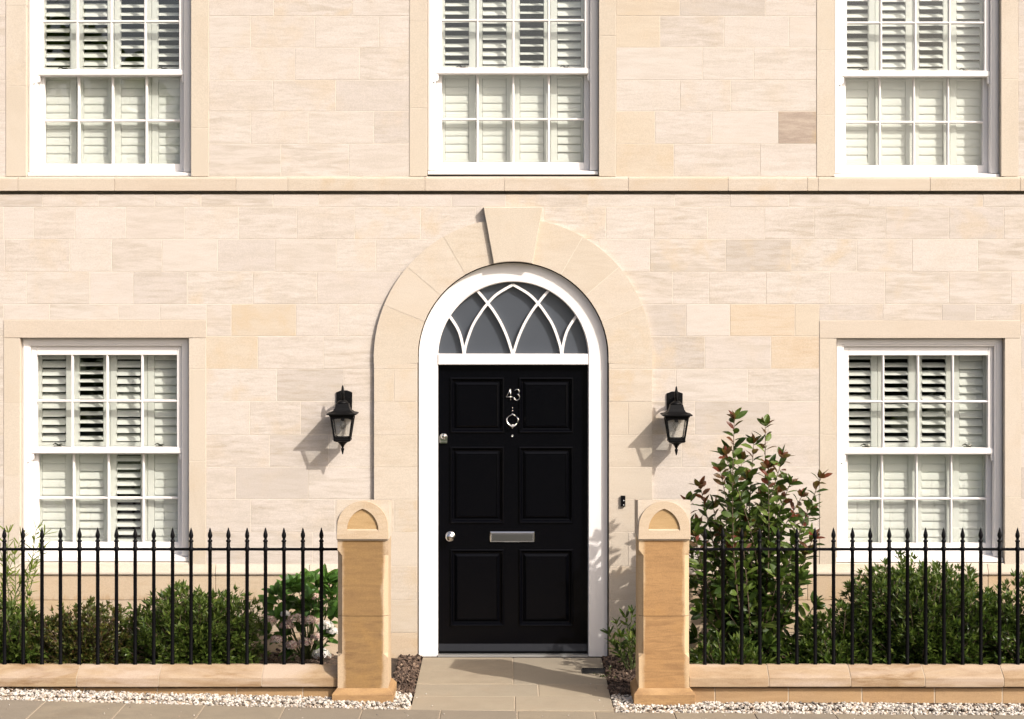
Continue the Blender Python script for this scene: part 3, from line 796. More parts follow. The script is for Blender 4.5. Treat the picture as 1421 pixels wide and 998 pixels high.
# split the louvre rotation per panel: (upper bank, lower bank) in degrees from closed
TILT = {'LL': [(44, 10), (68, 22), (44, 58), (24, 9)], 'LR': [(56, 9), (64, 9), (60, 13), (24, 11)],
        'UL': [(52, 8), (48, 8), (62, 9), (62, 8)], 'UM': [(60, 8), (48, 8), (70, 8), (40, 16)], 'UR': [(56, 8), (44, 8), (58, 9), (34, 9)]}
SLAB = {'LL': 'white plantation shutters behind the ground-floor window left of the door, third panel half open',
        'LR': 'white plantation shutters behind the ground-floor window right of the door, behind the tall shrub',
        'UL': 'white plantation shutters behind the upstairs left-hand window, upper louvres open on a dark room',
        'UM': 'white plantation shutters behind the upstairs window directly above the front door',
        'UR': 'white plantation shutters behind the upstairs right-hand window reflecting pale sky'}
for key in ('LL', 'LR', 'UL', 'UM', 'UR'):
    win, cx, zb_, W, H, mr0, mr1 = make_window(key, '')
    SY = .206
    root = empty('window_shutters', (cx, SY, zb_)); tag(root, SLAB[key], 'window shutters', 'plantation shutters inside the five sash windows')
    pw = .2700; hz0, hz1 = .03, H-.03
    zmid0, zmid1 = mr0-.005, mr1+.028
    pitch = .0590
    for i in range(4):
        pc = (i-1.5)*pw
        m = MB()
        a, b = -pw/2+.0015, pw/2-.0015
        m.cbox(a, -.0865, -.014, .014, hz0, hz1, .002); m.cbox(.0865, b, -.014, .014, hz0, hz1, .002)
        nlow = int((zmid0-.055-hz0)/pitch); lowtop = zmid0 - .012; lowbot = lowtop - nlow*pitch
        nup = int((hz1-zmid1-.05)/pitch); upbot = zmid1; uptop = upbot + nup*pitch
        m.cbox(-.0865, .0865, -.0135, .0135, hz0, lowbot, .002); m.cbox(-.0865, .0865, -.0135, .0135, lowtop, upbot, .002); m.cbox(-.0865, .0865, -.0135, .0135, uptop, hz1, .002)
        po = m.build('shutter_panel', M['shutter'], root); po.location = (pc, .002*(i % 2), 0)
        tu, tl = TILT[key][i]
        for (n_, z_, tt) in ((nlow, lowbot, tl), (nup, upbot, tu)):
            for k in range(n_):
                inst('louvre', LM, (0, 0, z_+pitch*(k+.5)), po, (-math.radians(tt+R.uniform(-1.5, 1.5)), 0, 0))

# ------------------------------------------------------------------ wall lanterns
def lantern(px, dpy, label):
    root = empty('wall_lantern', (X(px, -.14), 0, Z(573+dpy, -.14))); tag(root, label, 'wall light', 'black wall lanterns either side of the front door')
    ST = .142; c = (0, -ST, 0)
    def zz(py_): return -(py_-573)/197.0
    pl_ = MB(); y1 = -.001 if px < 600 else -.001
    pl_.prism([(-.055, zz(578)), (.055, zz(578)), (.057, zz(546)), (.02, zz(543.3)), (-.02, zz(543.3)), (-.057, zz(546))], -.014, y1, .004)
    for sx in (-.033, .033): pl_.lathe([(.005, 0), (.005, .003), (.001, .005)], (sx, -.013, zz(553.5)), 8, 'y')
    pl_.build('wall_plate', M['lamp'], root)
    ar = MB(); ar.tube([(0, -.01, zz(568)), (0, -.05, zz(557)), (0, -.09, zz(549)), (0, -ST, zz(546.5)), (0, -ST-.004, zz(546.5))], [.011, .010, .009, .009, .006], 8)
    ar.tube([(0, -.01, zz(552)), (0, -.07, zz(551)), (0, -.10, zz(549))], .007, 8)
    ar.build('bracket_arm', M['lamp'], root)
    fi = MB(); fi.lathe([(.002, zz(534.5)), (.006, zz(536.5)), (.009, zz(540)), (.0125, zz(544)), (.013, zz(547)), (.010, zz(549)), (.012, zz(558))], c, 12); fi.build('top_finial', M['lamp'], root)
    rf_ = MB(); rf_.lathe([(.006, zz(554.5)), (.022, zz(555.5)), (.036, zz(557.5)), (.043, zz(560))], c, 16)
    rf_.sq([(.044, zz(560)), (.048, zz(563)), (.052, zz(566)), (.061, zz(569)), (.078, zz(571.6)), (.106, zz(573.2)), (.106, zz(574.4)), (.090, zz(575.2)), (.084, zz(577.5))], (0, -ST, 0))
    rf_.build('lantern_roof', M['lamp'], root)
    cg = MB(); t_, b_ = .081, .057; zt, zb2 = zz(577), zz(609)
    for sx in (-1, 1):
        for sy in (-1, 1):
            rings = []
            for (h_, z_) in ((t_, zt), (b_, zb2)):
                x_, y_ = sx*(h_-.005), -ST+sy*(h_-.005); q = .0062
                rings.append([(x_-q, y_-q, z_), (x_+q, y_-q, z_), (x_+q, y_+q, z_), (x_-q, y_+q, z_)])
            cg.loft(rings)
    # arched heads and feet of each glazed side
    for face in range(4):
        ca, sa = math.cos(face*math.pi/2), math.sin(face*math.pi/2)
        def fp(u, d, z_):
            x_, y_ = u, -d
            return (ca*x_-sa*y_, -ST+sa*x_+ca*y_, z_)
        for (hw, z0_, z1_, za_) in ((t_-.006, zz(577), zz(580.0), 1), (b_-.003, zz(606.3), zz(609.5), 0)):
            n = 10; rings_o = []; 
            vs = []; 
            for k in range(n+1):
                u = -1+2*k/n
                if za_: zlow = z1_ - .014*(abs(u)**4) ; a_, b2 = zlow, z0_
                else: a_, b2 = z1_, z0_ + .010*(abs(u)**5)
                d = hw+.001
                vs += [fp(u*hw, d, a_), fp(u*hw, d, b2), fp(u*hw, d-.006, b2), fp(u*hw, d-.006, a_)]
            fs = []
            for k in range(n):
                for q in range(4):
                    r_ = (q+1) % 4; fs.append((k*4+q, k*4+r_, (k+1)*4+r_, (k+1)*4+q))
            cg.add(vs, fs)
    cg.build('lantern_cage', M['lamp'], root)
    for face in range(4):
        ca, sa = math.cos(face*math.pi/2), math.sin(face*math.pi/2)
        vs = []
        for (u, d, z_) in ((-.074, .074, zz(577)), (.074, .074, zz(577)), (.050, .050, zz(609)), (-.050, .050, zz(609))):
            vs.append((ca*u+sa*d, -ST+sa*u-ca*d, z_))
        vs2 = [(v[0]*.97, -ST+(v[1]+ST)*.97, v[2]) for v in vs]
        g_ = MB(); g_.loft([vs, vs2]); g_.build('glass_pane', M['lampglass'], root)
    bt = MB(); bt.sq([(.040, zz(613)), (.057, zz(611.6)), (.060, zz(610.5)), (.060, zz(609)), (.050, zz(608.4))], (0, -ST, 0))
    bt.lathe([(.001, zz(630.5)), (.004, zz(629.8)), (.0075, zz(627)), (.0115, zz(623.5)), (.0125, zz(622.4)), (.007, zz(621.6)), (.0075, zz(620.6)), (.014, zz(618)), (.024, zz(615.5)), (.042, zz(612.6))], c, 14)
    bt.build('bottom_finial', M['lamp'], root)
    bu = MB(); bu.lathe([(.014, zz(577)), (.014, zz(583)), (.010, zz(584))], c, 12); bu.build('lamp_holder', M['lamp'], root)
    b2_ = MB(); b2_.lathe([(.012, zz(583)), (.022, zz(586)), (.027, zz(589.5)), (.024, zz(593)), (.013, zz(595.5)), (.001, zz(596))], c, 16); b2_.build('bulb', M['lampglass'], root)
    fl_ = MB()
    for k in range(4):
        a_ = k*math.pi/2; fl_.tube([(.004*math.cos(a_), -ST+.004*math.sin(a_), zz(583)), (.010*math.cos(a_), -ST+.010*math.sin(a_), zz(590)), (.004*math.cos(a_), -ST+.004*math.sin(a_), zz(593))], .0012, 5)
    fl_.build('filament', M['metal'], root)
lantern(475.5, 0, 'black wall lantern on the bare stone left of the door')
lantern(938.5, 1.5, 'black wall lantern on the stone above the tall red-tipped shrub')

# ------------------------------------------------------------------ gate pillars
def pillar(px, zg, label, matS, matC, seed):
    PYc = -1.39; hw = .160
    x = X(px, -1.55)
    root = empty('gate_pillar', (x, PYc, zg)); tag(root, label, 'gate pillar', 'sandstone pillars flanking the path')
    yf = -hw
    def zz(py_): return Z(py_, -1.55) - zg
    def octring(h, c, z_):
        return [(-h+c, -h, z_), (h-c, -h, z_), (h, -h+c, z_), (h, h-c, z_), (h-c, h, z_), (-h+c, h, z_), (-h, h-c, z_), (-h, -h+c, z_)]
    bs = MB(); b0 = -.12
    bs.loft([octring(hw+.034, .003, b0), octring(hw+.034, .003, zz(963)), octring(hw+.028, .003, zz(961)), octring(hw+.004, .002, zz(955))])
    bs.build('pillar_base', M['pillar_base'], root)
    e = .0008; cc = .030
    s1 = MB(); s1.loft([octring(hw, e, zz(955)), octring(hw, e, zz(913)), octring(hw, cc, zz(907)), octring(hw, cc, zz(855.4))]); s1.build('lower_shaft', M[matS], root)
    s2 = MB(); s2.loft([octring(hw, cc, zz(854.7)), octring(hw, cc, zz(771)), octring(hw, e, zz(763)), octring(hw, e, zz(750))]); s2.build('upper_shaft', M[matS], root)
    # cap: plain block, then a raised round-headed shield with a pointed niche
    ch = hw+.0065
    cp = MB(); cp.loft([octring(ch-.004, e, zz(750)), octring(ch, e, zz(748)), [(p[0], p[1], zz(693.8)-(p[1]+ch)*.105) for p in octring(ch, e, 0)]]); cp.build('pillar_cap', M['arch'], root)
    zt, zb_ = zz(695.3), zz(747.5); ra = ch-.006; zc = zt-ra
    n = 32
    outer = [(ch-.003, zb_)] + [(ra*math.cos(math.pi*i/n), zc+ra*math.sin(math.pi*i/n)) for i in range(n+1)] + [(-ch+.003, zb_)]
    # pointed inner outline with the same count
    iw, iz0, izt = .100, zz(735.5), zz(705.5)
    hgt = izt-iz0; inner = [(iw, iz0-.001)]
    for i in range(n+1):
        u = i/n; s_ = 1 if u <= .5 else -1; v = u*2 if u <= .5 else (1-u)*2
        rad = (iw*iw+hgt*hgt)/(2*iw); cx_ = iw-rad; amax = math.asin(hgt/rad)
        a_ = amax*v; inner.append((s_*(cx_+rad*math.cos(a_)), iz0+rad*math.sin(a_)))
    inner.append((-iw, iz0-.001))
    for side in (-1,):
        yA = side*(ch+.014); yB = side*(ch-.004)
        sd = MB(); sd.band(outer, inner, yA, yB)
        sd.band([(iw, iz0-.001), (-iw, iz0-.001)], [(ch-.003, zb_), (-ch+.003, zb_)], yA, yB)
        # sloping lip of the niche
        sd.loft([[(-iw*.98, yA*1.0, iz0-.004), (-iw*.98, yB, iz0+.012), (-iw*.98, yB, iz0-.01)], [(iw*.98, yA, iz0-.004), (iw*.98, yB, iz0+.012), (iw*.98, yB, iz0-.01)]])
        sd.build('cap_shield', M[matC], root)
        nn = MB(); nn.prism([(p*.99, q) for p, q in inner[1:-1]], side*(ch+.002) , side*(ch-.004)); nn.build('niche_panel', M['niche'], root)
    return root
pillar(503.5, .037, 'brownish sandstone gate pillar left of the path, beside the hydrangea', 'pillar', 'pillar_cap', 1)
pillar(921.5, 0.0, 'golden sandstone gate pillar right of the path, in front of the tall shrub', 'pillar_r', 'pillar_cap', 2)

# ------------------------------------------------------------------ dwarf walls with copings
WY = -1.39
def dwarf_wall(xa, xb, cj, pj, label, name='garden_wall'):
    root = empty(name, ((xa+xb)/2, WY, 0)); tag(root, label, 'garden wall', 'low sandstone walls under the railings')
    ox_ = Vector(root.location)
    xs = [xa] + cj + [xb]
    for a, b in zip(xs[:-1], xs[1:]):
        a2, b2 = a+.0035, b-.0035
        z0, z1, z2 = Z(953.5, -1.52), Z(940.5, -1.52), Z(922.5, -1.40)
        pr = [(-.13, z0), (-.132, z0+.004), (-.132, z1-.004), (-.128, z1), (-.02, z2), (.02, z2), (.128, z1), (.132, z1-.004), (.132, z0)]
        jz = R.uniform(-.0012, .0012)
        m = MB(); m.loft([[(a2-ox_.x, p, q+jz) for p, q in pr], [(b2-ox_.x, p, q+jz) for p, q in pr]])
        c = ((a2+b2)/2-ox_.x, 0, z1); m.build('coping_stone', M['coping'], root, c)
    MB().box(xa-ox_.x+.002, xb-ox_.x-.002, -.0955, .088, -.2, Z(955.4, -1.49)).build('wall_core', M['mortar_w'], root)
    pf = [(-.128, z0+.006), (-.1295, z0+.008), (-.1295, z1-.006), (-.126, z1-.003), (-.02, z2-.003), (.02, z2-.003), (.126, z1-.003), (.126, z0+.006)]
    MB().loft([[(xa-ox_.x+.01, p, q) for p, q in pf], [(xb-ox_.x-.01, p, q) for p, q in pf]]).build('joint_mortar', M['mortar_w'], root)
    MB().box(xa-ox_.x+.002, xb-ox_.x-.002, -.118, .118, Z(953.5, -1.52)-.004+.006, Z(953.5, -1.52)+.03).build('bedding_mortar', M['mortar'], root)
    xs = [xa] + pj + [xb]
    for a, b in zip(xs[:-1], xs[1:]):
        m = MB().cbox(a+.003-ox_.x, b-.003-ox_.x, -.098+R.uniform(-.001, .001), .095, -.2, Z(955.2, -1.49), .003)
        m.build('plinth_stone', M['dwarf'], root, ((a+b)/2-ox_.x, 0, 0))
    return root
PLX, PRX = X(471, -1.5), X(539, -1.5); QLX, QRX = X(888, -1.5), X(956, -1.5)
lw = [X(p, -1.52) for p in (-480, -365, -245, -125, -10, 106, 220, 363)]
dwarf_wall(-6.4, PLX, [x for x in lw if x > -6.2], [X(p, -1.49) for p in (-430, -320, -210, -100, 17, 117, 218, 328, 420)], 'low sandstone wall with sloping coping left of the path')
rw = [X(p, -1.52) for p in (1067, 1180.6, 1283.6, 1393, 1508, 1620, 1735, 1850, 1960)]
dwarf_wall(QRX, 6.4, rw, [X(p, -1.49) for p in (992, 1094, 1196, 1297, 1391, 1490, 1600, 1710, 1820, 1930)], 'low sandstone wall with sloping coping right of the path')

# ------------------------------------------------------------------ railings
def picket_meshes():
    zb_, zt = Z(924, WY), Z(762, WY)
    bar = MB(); r_ = .0118
    bar.lathe([(.0135, zb_-.02), (.0135, zb_+.012), (r_, zb_+.018), (r_, zt-.014), (.0155, zt-.010), (.0155, zt+.010), (r_, zt+.014), (r_, Z(753.5, WY)), (.010, Z(752.6, WY))], (0,0,0), 12)
    z_ = lambda p: Z(p, WY)
    fin = MB(); fin.lathe([(.010, z_(753)), (.0155, z_(751.6)), (.0160, z_(750.4)), (.010, z_(749.0)), (.0085, z_(747.4)), (.0125, z_(745.8)), (.0150, z_(743.6)), (.0135, z_(741)), (.0085, z_(737)), (.0035, z_(733.3)), (.0008, z_(732))], (0,0,0), 10)
    return bar.mesh('picket', M['iron']), fin.mesh('finial', M['iron'])
PM, FM = picket_meshes()
def railing(xs, xe0, xe1, label):
    root = empty('iron_railing', ((xs[0]+xs[-1])/2, WY, Z(922, WY))); tag(root, label, 'railing', 'black iron railings on the low walls')
    o = root.location
    zr = Z(762.3, WY)-o.z
    rl = MB(); rl.cbox(xe0-o.x, xe1-o.x, -.005, .005, zr-.0085, zr+.0085, .0015)
    for (e, s_) in ((xe0, 1), (xe1, -1)):
        if abs(e) < 2: rl.box(e-o.x, e-o.x+s_*.012, -.006, .006, zr-.055, zr-.0085)
    rl.build('rail', M['iron'], root)
    for x in xs:
        p = inst('picket', PM, (x-o.x, 0, -o.z), root, (R.uniform(-.003, .003), R.uniform(-.003, .003), R.random()*3))
        inst('finial', FM, (0, 0, 0), p)
    return root
railing([X(6.5+25.86*k, WY) for k in range(-9, 18)], -6.4, PLX+.003, 'black iron railing with spear finials left of the path')
railing([X(978+25.55*k, WY) for k in range(0, 27)], QRX-.003, 6.4, 'black iron railing with spear finials right of the path')

# ------------------------------------------------------------------ drain grate beside the path
dgx, dgy = X(831, -.5), -.50
dg = empty('drain_grate', (dgx, dgy, 0)); tag(dg, 'small slotted metal drain grate at the right edge of the path', 'drain grate')
t = NT('galvanised'); t.set(Base_Color=(.05,.05,.05), Metallic=.8, Roughness=.5); M['galv'] = t.m
m = MB(); m.box(-.115, .115, -.082, -.074, -.01, .007); m.box(-.115, .115, .074, .082, -.01, .007); m.box(-.115, -.107, -.074, .074, -.01, .007); m.box(.107, .115, -.074, .074, -.01, .007); m.box(-.107, .107, -.074, .074, -.01, .002)
m.build('grate_frame', M['galv'], dg)
gs = MB().box(-.0022, .0022, -.074, .074, .001, .0068).mesh('grate_bar', M['galv'])
for k in range(15): inst('grate_bar', gs, (-.098+.014*k, 0, 0), dg)

# ------------------------------------------------------------------ loose gravel and bark
rng = np.random.default_rng(7)
def ico():
    import bmesh
    bm = bmesh.new(); bmesh.ops.create_icosphere(bm, subdivisions=1, radius=1)
    v = np.array([p.co[:] for p in bm.verts]); f = np.array([[q.index for q in p.verts] for p in bm.faces]); bm.free(); return v, f
IV, IF = ico()
def np_mesh(name, V, F, mat, tone=None, smooth=False):
    me = bpy.data.meshes.new(name)
    nv, nf, k = len(V), len(F), F.shape[1]
    me.vertices.add(nv); me.vertices.foreach_set("co", V.astype(np.float32).ravel())
    me.loops.add(nf*k); me.loops.foreach_set("vertex_index", F.astype(np.int32).ravel())
    me.polygons.add(nf); me.polygons.foreach_set("loop_start", np.arange(0, nf*k, k, dtype=np.int32)); me.polygons.foreach_set("loop_total", np.full(nf, k, dtype=np.int32))
    if tone is not None:
        a = me.attributes.new("tone", 'FLOAT', 'POINT'); a.data.foreach_set("value", tone.astype(np.float32))
    me.update(calc_edges=True); me.validate()
    me.polygons.foreach_set("use_smooth", [smooth]*nf)
    me.materials.append(mat); return me
def rotmats(n):
    q = rng.normal(size=(n, 4)); q /= np.linalg.norm(q, axis=1)[:, None]
    w, x, y, z = q.T
    return np.stack([1-2*(y*y+z*z), 2*(x*y-z*w), 2*(x*z+y*w), 2*(x*y+z*w), 1-2*(x*x+z*z), 2*(y*z-x*w), 2*(x*z-y*w), 2*(y*z+x*w), 1-2*(x*x+y*y)], axis=1).reshape(n, 3, 3)
def pebbles(name, pos, size, mat, flat=(1, .75, .6), template=None):
    Vt, Ft = template if template else (IV, IF)
    n = len(pos); nv = len(Vt)
    V = Vt[None]*np.array(flat)[None, None]*(1+rng.uniform(-.28, .28, size=(n, nv, 1)))
    V = np.einsum('nij,nkj->nki', rotmats(n), V)*size[:, None, None]
    V[:, :, 2] *= .8
    V = V+pos[:, None]
    F = (Ft[None]+(np.arange(n)*nv)[:, None, None]).reshape(-1, Ft.shape[1])
    return put(bpy.data.objects.new(name, np_mesh(name, V.reshape(-1, 3), F, mat, np.repeat(rng.random(n), nv))))
def tone_mat(name, stops, rough, bump=.3):
    t = NT(name); a = t.new("ShaderNodeAttribute", attribute_name="tone").outputs["Fac"]
    oc = t.new("ShaderNodeTexCoord").outputs["Object"]
    c = t.ramp(a, stops); c = t.mix(.35, c, t.ramp(t.noise(oc, 90, 4, .7), [(.3, .25), (.7, .85)]), 'OVERLAY')
    t.l(c, t.p.inputs["Base Color"]); t.set(Roughness=rough); t.bump(t.noise(oc, 300, 3), bump, .001); return t.m
M['gravel'] = tone_mat('white_gravel', [(0, (.12,.11,.10)), (.12, (.26,.235,.20)), (.35, (.42,.385,.34)), (.7, (.58,.54,.49)), (.88, (.42,.33,.25)), (1, (.15,.12,.095))], .75)
M['chips'] = tone_mat('bark_mulch', [(0, (.035,.022,.015)), (.5, (.08,.05,.035)), (.85, (.15,.10,.07)), (1, (.24,.17,.12))], .9)
def scatter(n, boxes, zf, smin, smax, lift):
    ws = np.array([(b[1]-b[0])*(b[3]-b[2]) for b in boxes]); ch = rng.choice(len(boxes), n, p=ws/ws.sum())
    B = np.array(boxes)[ch]; u = rng.random((n, 2))
    x = B[:, 0]+(B[:, 1]-B[:, 0])*u[:, 0]; y = B[:, 2]+(B[:, 3]-B[:, 2])*u[:, 1]
    s = rng.uniform(smin, smax, n)
    z = np.array([zf(a, b) for a, b in zip(x, y)]) + rng.random(n)*lift
    return np.stack([x, y, z], 1), s
gb = [(-5.2, PLX-.03, -1.735, -1.47), (PLX-.03, PRX+.04, -1.735, -1.565), (PRX+.02, PL-.006, -1.735, -1.30), (PR+.006, QLX-.03, -1.735, -1.27), (QLX-.03, QRX+.03, -1.735, -1.565), (QRX+.03, 5.2, -1.735, -1.47)]
P_, S_ = scatter(9500, gb, lambda x, y: gz(x)-.008+.012*(y > -1.66), .0085, .0165, .014)
P2, S2 = scatter(70, [(-4, 4, -2.1, -1.735), (PL, PL+.14, -1.7, -.9), (PR-.14, PR, -1.7, -.9)], lambda x, y: (0 if abs(x) < .62 and y > -1.71 else gz(x))+.004, .003, .007, .0)
P_ = np.concatenate([P_, P2]); S_ = np.concatenate([S_, S2])
g_ = pebbles('gravel', P_, S_, M['gravel']); tag(g_, 'loose white and beige gravel strip along the foot of the low walls', 'gravel', kind='stuff')
cb = [(X(545, -1), PL-.004, -1.33, -.03), (PR+.004, X(885, -.5)+.1, -1.30, -.03)]
cube = (np.array([(-1,-1,-1),(1,-1,-1),(1,1,-1),(-1,1,-1),(-1,-1,1),(1,-1,1),(1,1,1),(-1,1,1)], float)*.7, np.array([(0,3,2,1),(4,5,6,7),(0,1,5,4),(1,2,6,5),(2,3,7,6),(3,0,4,7)]))
P_, S_ = scatter(2600, cb, lambda x, y: .0, .010, .028, .022)
c_ = pebbles('bark_mulch', P_, S_, M['chips'], (1.1, .5, .16), cube); tag(c_, 'dark brown bark mulch beside the path in front of the door piers', 'bark mulch', kind='stuff')
P_, S_ = scatter(2400, [(-4.5, X(468, -.8), -1.25, -.05), (X(960, -.8), 4.5, -1.25, -.05)], lambda x, y: gz(x)*.55+.035, .012, .03, .02)
c2 = pebbles('garden_bed_mulch', P_, S_, M['chips'], (1.1, .5, .16), cube); tag(c2, 'dark bark mulch under the shrubs behind the railings', 'bark mulch', kind='stuff')

# ------------------------------------------------------------------ plants
def leaf_template(simple=False, fold=.28, droop=.18, shape='oval'):
    if simple:
        v = np.array([(0,0,0),(-.5,.45,fold*.5),(0,.5,0),(.5,.45,fold*.5),(0,1,-droop)], float)
        f = np.array([(0,2,1),(0,3,2),(1,2,4),(2,3,4)])
        return v, f
    w1, w2 = {'oval': (.42, .46), 'ovate': (.52, .40), 'lance': (.36, .34)}[shape]
    v = np.array([(0,0,0),(-w1,.28,fold*w1),(0,.3,.02),(w1,.28,fold*w1),(-w2,.62,fold*w2-.02),(0,.64,-.02),(w2,.62,fold*w2-.02),(0,1,-droop),(-.27,.84,fold*.2-.09),(.27,.84,fold*.2-.09)], float)
    f = np.array([(0,2,1),(0,3,2),(1,2,5),(1,5,4),(2,3,6),(2,6,5),(4,5,8),(5,7,8),(5,6,9),(5,9,7)])
    return v, f
def frames(d, up):
    d = d/np.linalg.norm(d, axis=1)[:, None]
    x = np.cross(d, up); l = np.linalg.norm(x, axis=1); bad = l < 1e-4; x[bad] = (1, 0, 0); l[bad] = 1; x /= l[:, None]
    z = np.cross(x, d); return x, d, z
def leaf_cloud(pos, d, up, L, W, tone, tmpl):
    V0, F0 = tmpl; x, y, z = frames(d, up); n = len(pos)
    V = pos[:, None]+V0[None, :, 0:1]*x[:, None]*W[:, None, None]+V0[None, :, 1:2]*y[:, None]*L[:, None, None]+V0[None, :, 2:3]*z[:, None]*(W*.9)[:, None, None]
    F = (F0[None]+(np.arange(n)*len(V0))[:, None, None]).reshape(-1, 3)
    return V.reshape(-1, 3), F, np.repeat(tone, len(V0))
def branch_curve(a, b, n=6, bow=.12, rg=rng):
    a = np.array(a, float); b = np.array(b, float); o = rg.normal(size=3)*bow*np.linalg.norm(b-a)*.5; o[2] = abs(o[2])*.2
    t_ = np.linspace(0, 1, n)[:, None]
    return a*(1-t_)+b*t_+o*np.sin(t_*np.pi)*(1-.3*t_)
def stems_obj(curves, r0, r1, mat, parent, name='stems'):
    m = MB()
    for c in curves: m.tube([tuple(p) for p in c], [r0+(r1-r0)*i/(len(c)-1) for i in range(len(c))], 5)
    return m.build(name, mat, parent, fix=False)
def gather_leaves(curves, start, step, spread, rg, whorl=1, tipn=5):
    P, D, T = [], [], []
    for c in curves:
        seg = np.linalg.norm(np.diff(c, axis=0), axis=1); L = seg.sum(); cum = np.concatenate([[0], np.cumsum(seg)])
        s0 = L*start if start < 1 else max(0, L-start)
        k = rg.random()*6.28; s = s0
        while s < L:
            p = np.array([np.interp(s, cum, c[:, i]) for i in range(3)]); p2 = np.array([np.interp(min(s+.01, L), cum, c[:, i]) for i in range(3)]); p1 = np.array([np.interp(max(s-.01, 0), cum, c[:, i]) for i in range(3)])
            ax = p2-p1; ax /= np.linalg.norm(ax)+1e-9
            for w in range(whorl):
                k += 2.4; u = np.cross(ax, (0.3, .2, 1.0)); u /= np.linalg.norm(u)+1e-9; v = np.cross(ax, u)
                sp = spread*(.75+.5*rg.random())
                d = ax*math.cos(sp)+(u*math.cos(k)+v*math.sin(k))*math.sin(sp)
                P.append(p); D.append(d); T.append(s/L)
            s += step*(.7+.6*rg.random())
        ax = c[-1]-c[-2]; ax /= np.linalg.norm(ax)+1e-9
        for w in range(tipn):
            k += 2.4; u = np.cross(ax, (0.3, .2, 1.0)); u /= np.linalg.norm(u)+1e-9; v = np.cross(ax, u); sp = spread*(.4+.6*w/max(1, tipn-1))
            P.append(c[-1]); D.append(ax*math.cos(sp)+(u*math.cos(k)+v*math.sin(k))*math.sin(sp)); T.append(1.0)
    return np.array(P), np.array(D), np.array(T)

def bushy(name, label, cat, cx, cy, z0, rx, ry, h, nshoot, leafL, leafW, mat, seed, step=.022, spread=.85, stmat='bark', lump=.16, pw=1.0, stop=.5, group=None):
    """dense shrub: many shoots fanning out from the base to a lumpy dome, small leaves joined as one part"""
    rg = np.random.default_rng(seed)
    root = empty(name, (cx, cy, z0)); tag(root, label, cat, group)
    curves = []
    for i in range(nshoot):
        a = rg.random()*2*math.pi; ce = rg.random()**pw; el = math.asin(min(1, ce))
        d = np.array([math.cos(a)*math.cos(el), math.sin(a)*math.cos(el), math.sin(el)])
        lm = 1+lump*2*(mnoise.noise(Vector((d[0]*2.1+seed, d[1]*2.1, d[2]*2.1)))) + rg.normal()*.045
        rr_ = (1 if rg.random() < .62 else rg.uniform(.55, .95))*lm
        tip = np.array([d[0]*rx, d[1]*ry, .04+d[2]*h])*rr_; tip[2] = max(tip[2], .02)
        bs = np.array([tip[0]*.22, tip[1]*.22, 0]); 
        mid = bs+(tip-bs)*.5+np.array([0, 0, -.04*h])
        c = branch_curve(bs, tip, 5, .10, rg); curves.append(c)
    P, D, T = gather_leaves(curves, .20 if leafL < .04 else .28, step, spread, rg, 1, 5)
    L = leafL*rg.uniform(.65, 1.15, len(P)); W = leafW*rg.uniform(.8, 1.15, len(P))
    up = np.tile(np.array([0, -.25, 1.0]), (len(P), 1))+rg.normal(size=(len(P), 3))*.45
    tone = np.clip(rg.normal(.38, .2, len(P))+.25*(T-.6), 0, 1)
    V, F, tn = leaf_cloud(P, D, up, L, W, tone, leaf_template(True))
    stems_obj(curves[::2], .006, .0016, M[stmat], root)
    f = put(bpy.data.objects.new('foliage', np_mesh('foliage', V, F, M[mat], tn)), root); tag(f, kind='stuff')
    return root

def leafy(name, label, cat, base, tips, leafL, leafW, mats, tmpl, seed, start=.5, step=.03, spread=.95, stmat='bark', redf=None, r0=.009, maxobj=300, tipn=6, sag=0.0, upb=.5):
    """open shrub whose leaves are objects (the nearest 300) sharing a few meshes; the rest joined"""
    rg = np.random.default_rng(seed)
    root = empty(name, tuple(base)); tag(root, label, cat)
    base = np.array(base, float); curves = []
    for tp_ in tips:
        tp_ = np.array(tp_, float)-base
        b0 = np.array([tp_[0]*.12, tp_[1]*.12, 0])
        curves.append(branch_curve(b0, tp_, 7, .13, rg))
    P, D, T = gather_leaves(curves, start, step, spread, rg, 1, tipn)
    n = len(P); D[:, 2] -= sag
    L = leafL*rg.uniform(.65, 1.12, n); W = leafW*rg.uniform(.8, 1.12, n)
    young = (T >= .90) & (P[:, 2] > .45*P[:, 2].max()) & (rg.random(n) < (redf or 0)); L[young] *= .8; W[young] *= .8
    up = np.tile(np.array([0, -.3, 1.0]), (n, 1))+rg.normal(size=(n, 3))*upb
    stems_obj(curves, r0, .0022, M[stmat], root)
    vis = np.argsort(P[:, 1]-.6*P[:, 2])[:maxobj]; vs = set(vis.tolist())
    V0, F0 = tmpl
    mes = [np_mesh('leaf', V0*np.array([1, 1, 1.0]), F0, mt) for mt in mats]
    x, y, z = frames(D.copy(), up)
    for i in vis:
        me = mes[1] if (young[i] and len(mes) > 1) else mes[0]
        o = bpy.data.objects.new('leaf', me); put(o, root)
        mt = Matrix(((x[i][0]*W[i], y[i][0]*L[i], z[i][0]*W[i], P[i][0]), (x[i][1]*W[i], y[i][1]*L[i], z[i][1]*W[i], P[i][1]), (x[i][2]*W[i], y[i][2]*L[i], z[i][2]*W[i], P[i][2]), (0, 0, 0, 1)))
        o.matrix_local = mt
    rest = np.array([i for i in range(n) if i not in vs])
    if len(rest):
        for flag_, mi in ((False, 0), (True, 1)):
            if mi >= len(mats): continue
            r_ = rest[young[rest] == flag_] if len(mats) > 1 else rest
            if len(r_) == 0: continue
            V, F, tn = leaf_cloud(P[r_], D[r_], up[r_], L[r_], W[r_], rg.random(len(r_)), tmpl)
            ma = M_attr.get(mats[mi].name, mats[mi])
            f = put(bpy.data.objects.new('foliage', np_mesh('foliage', V, F, ma, tn)), root); tag(f, kind='stuff')
    return root

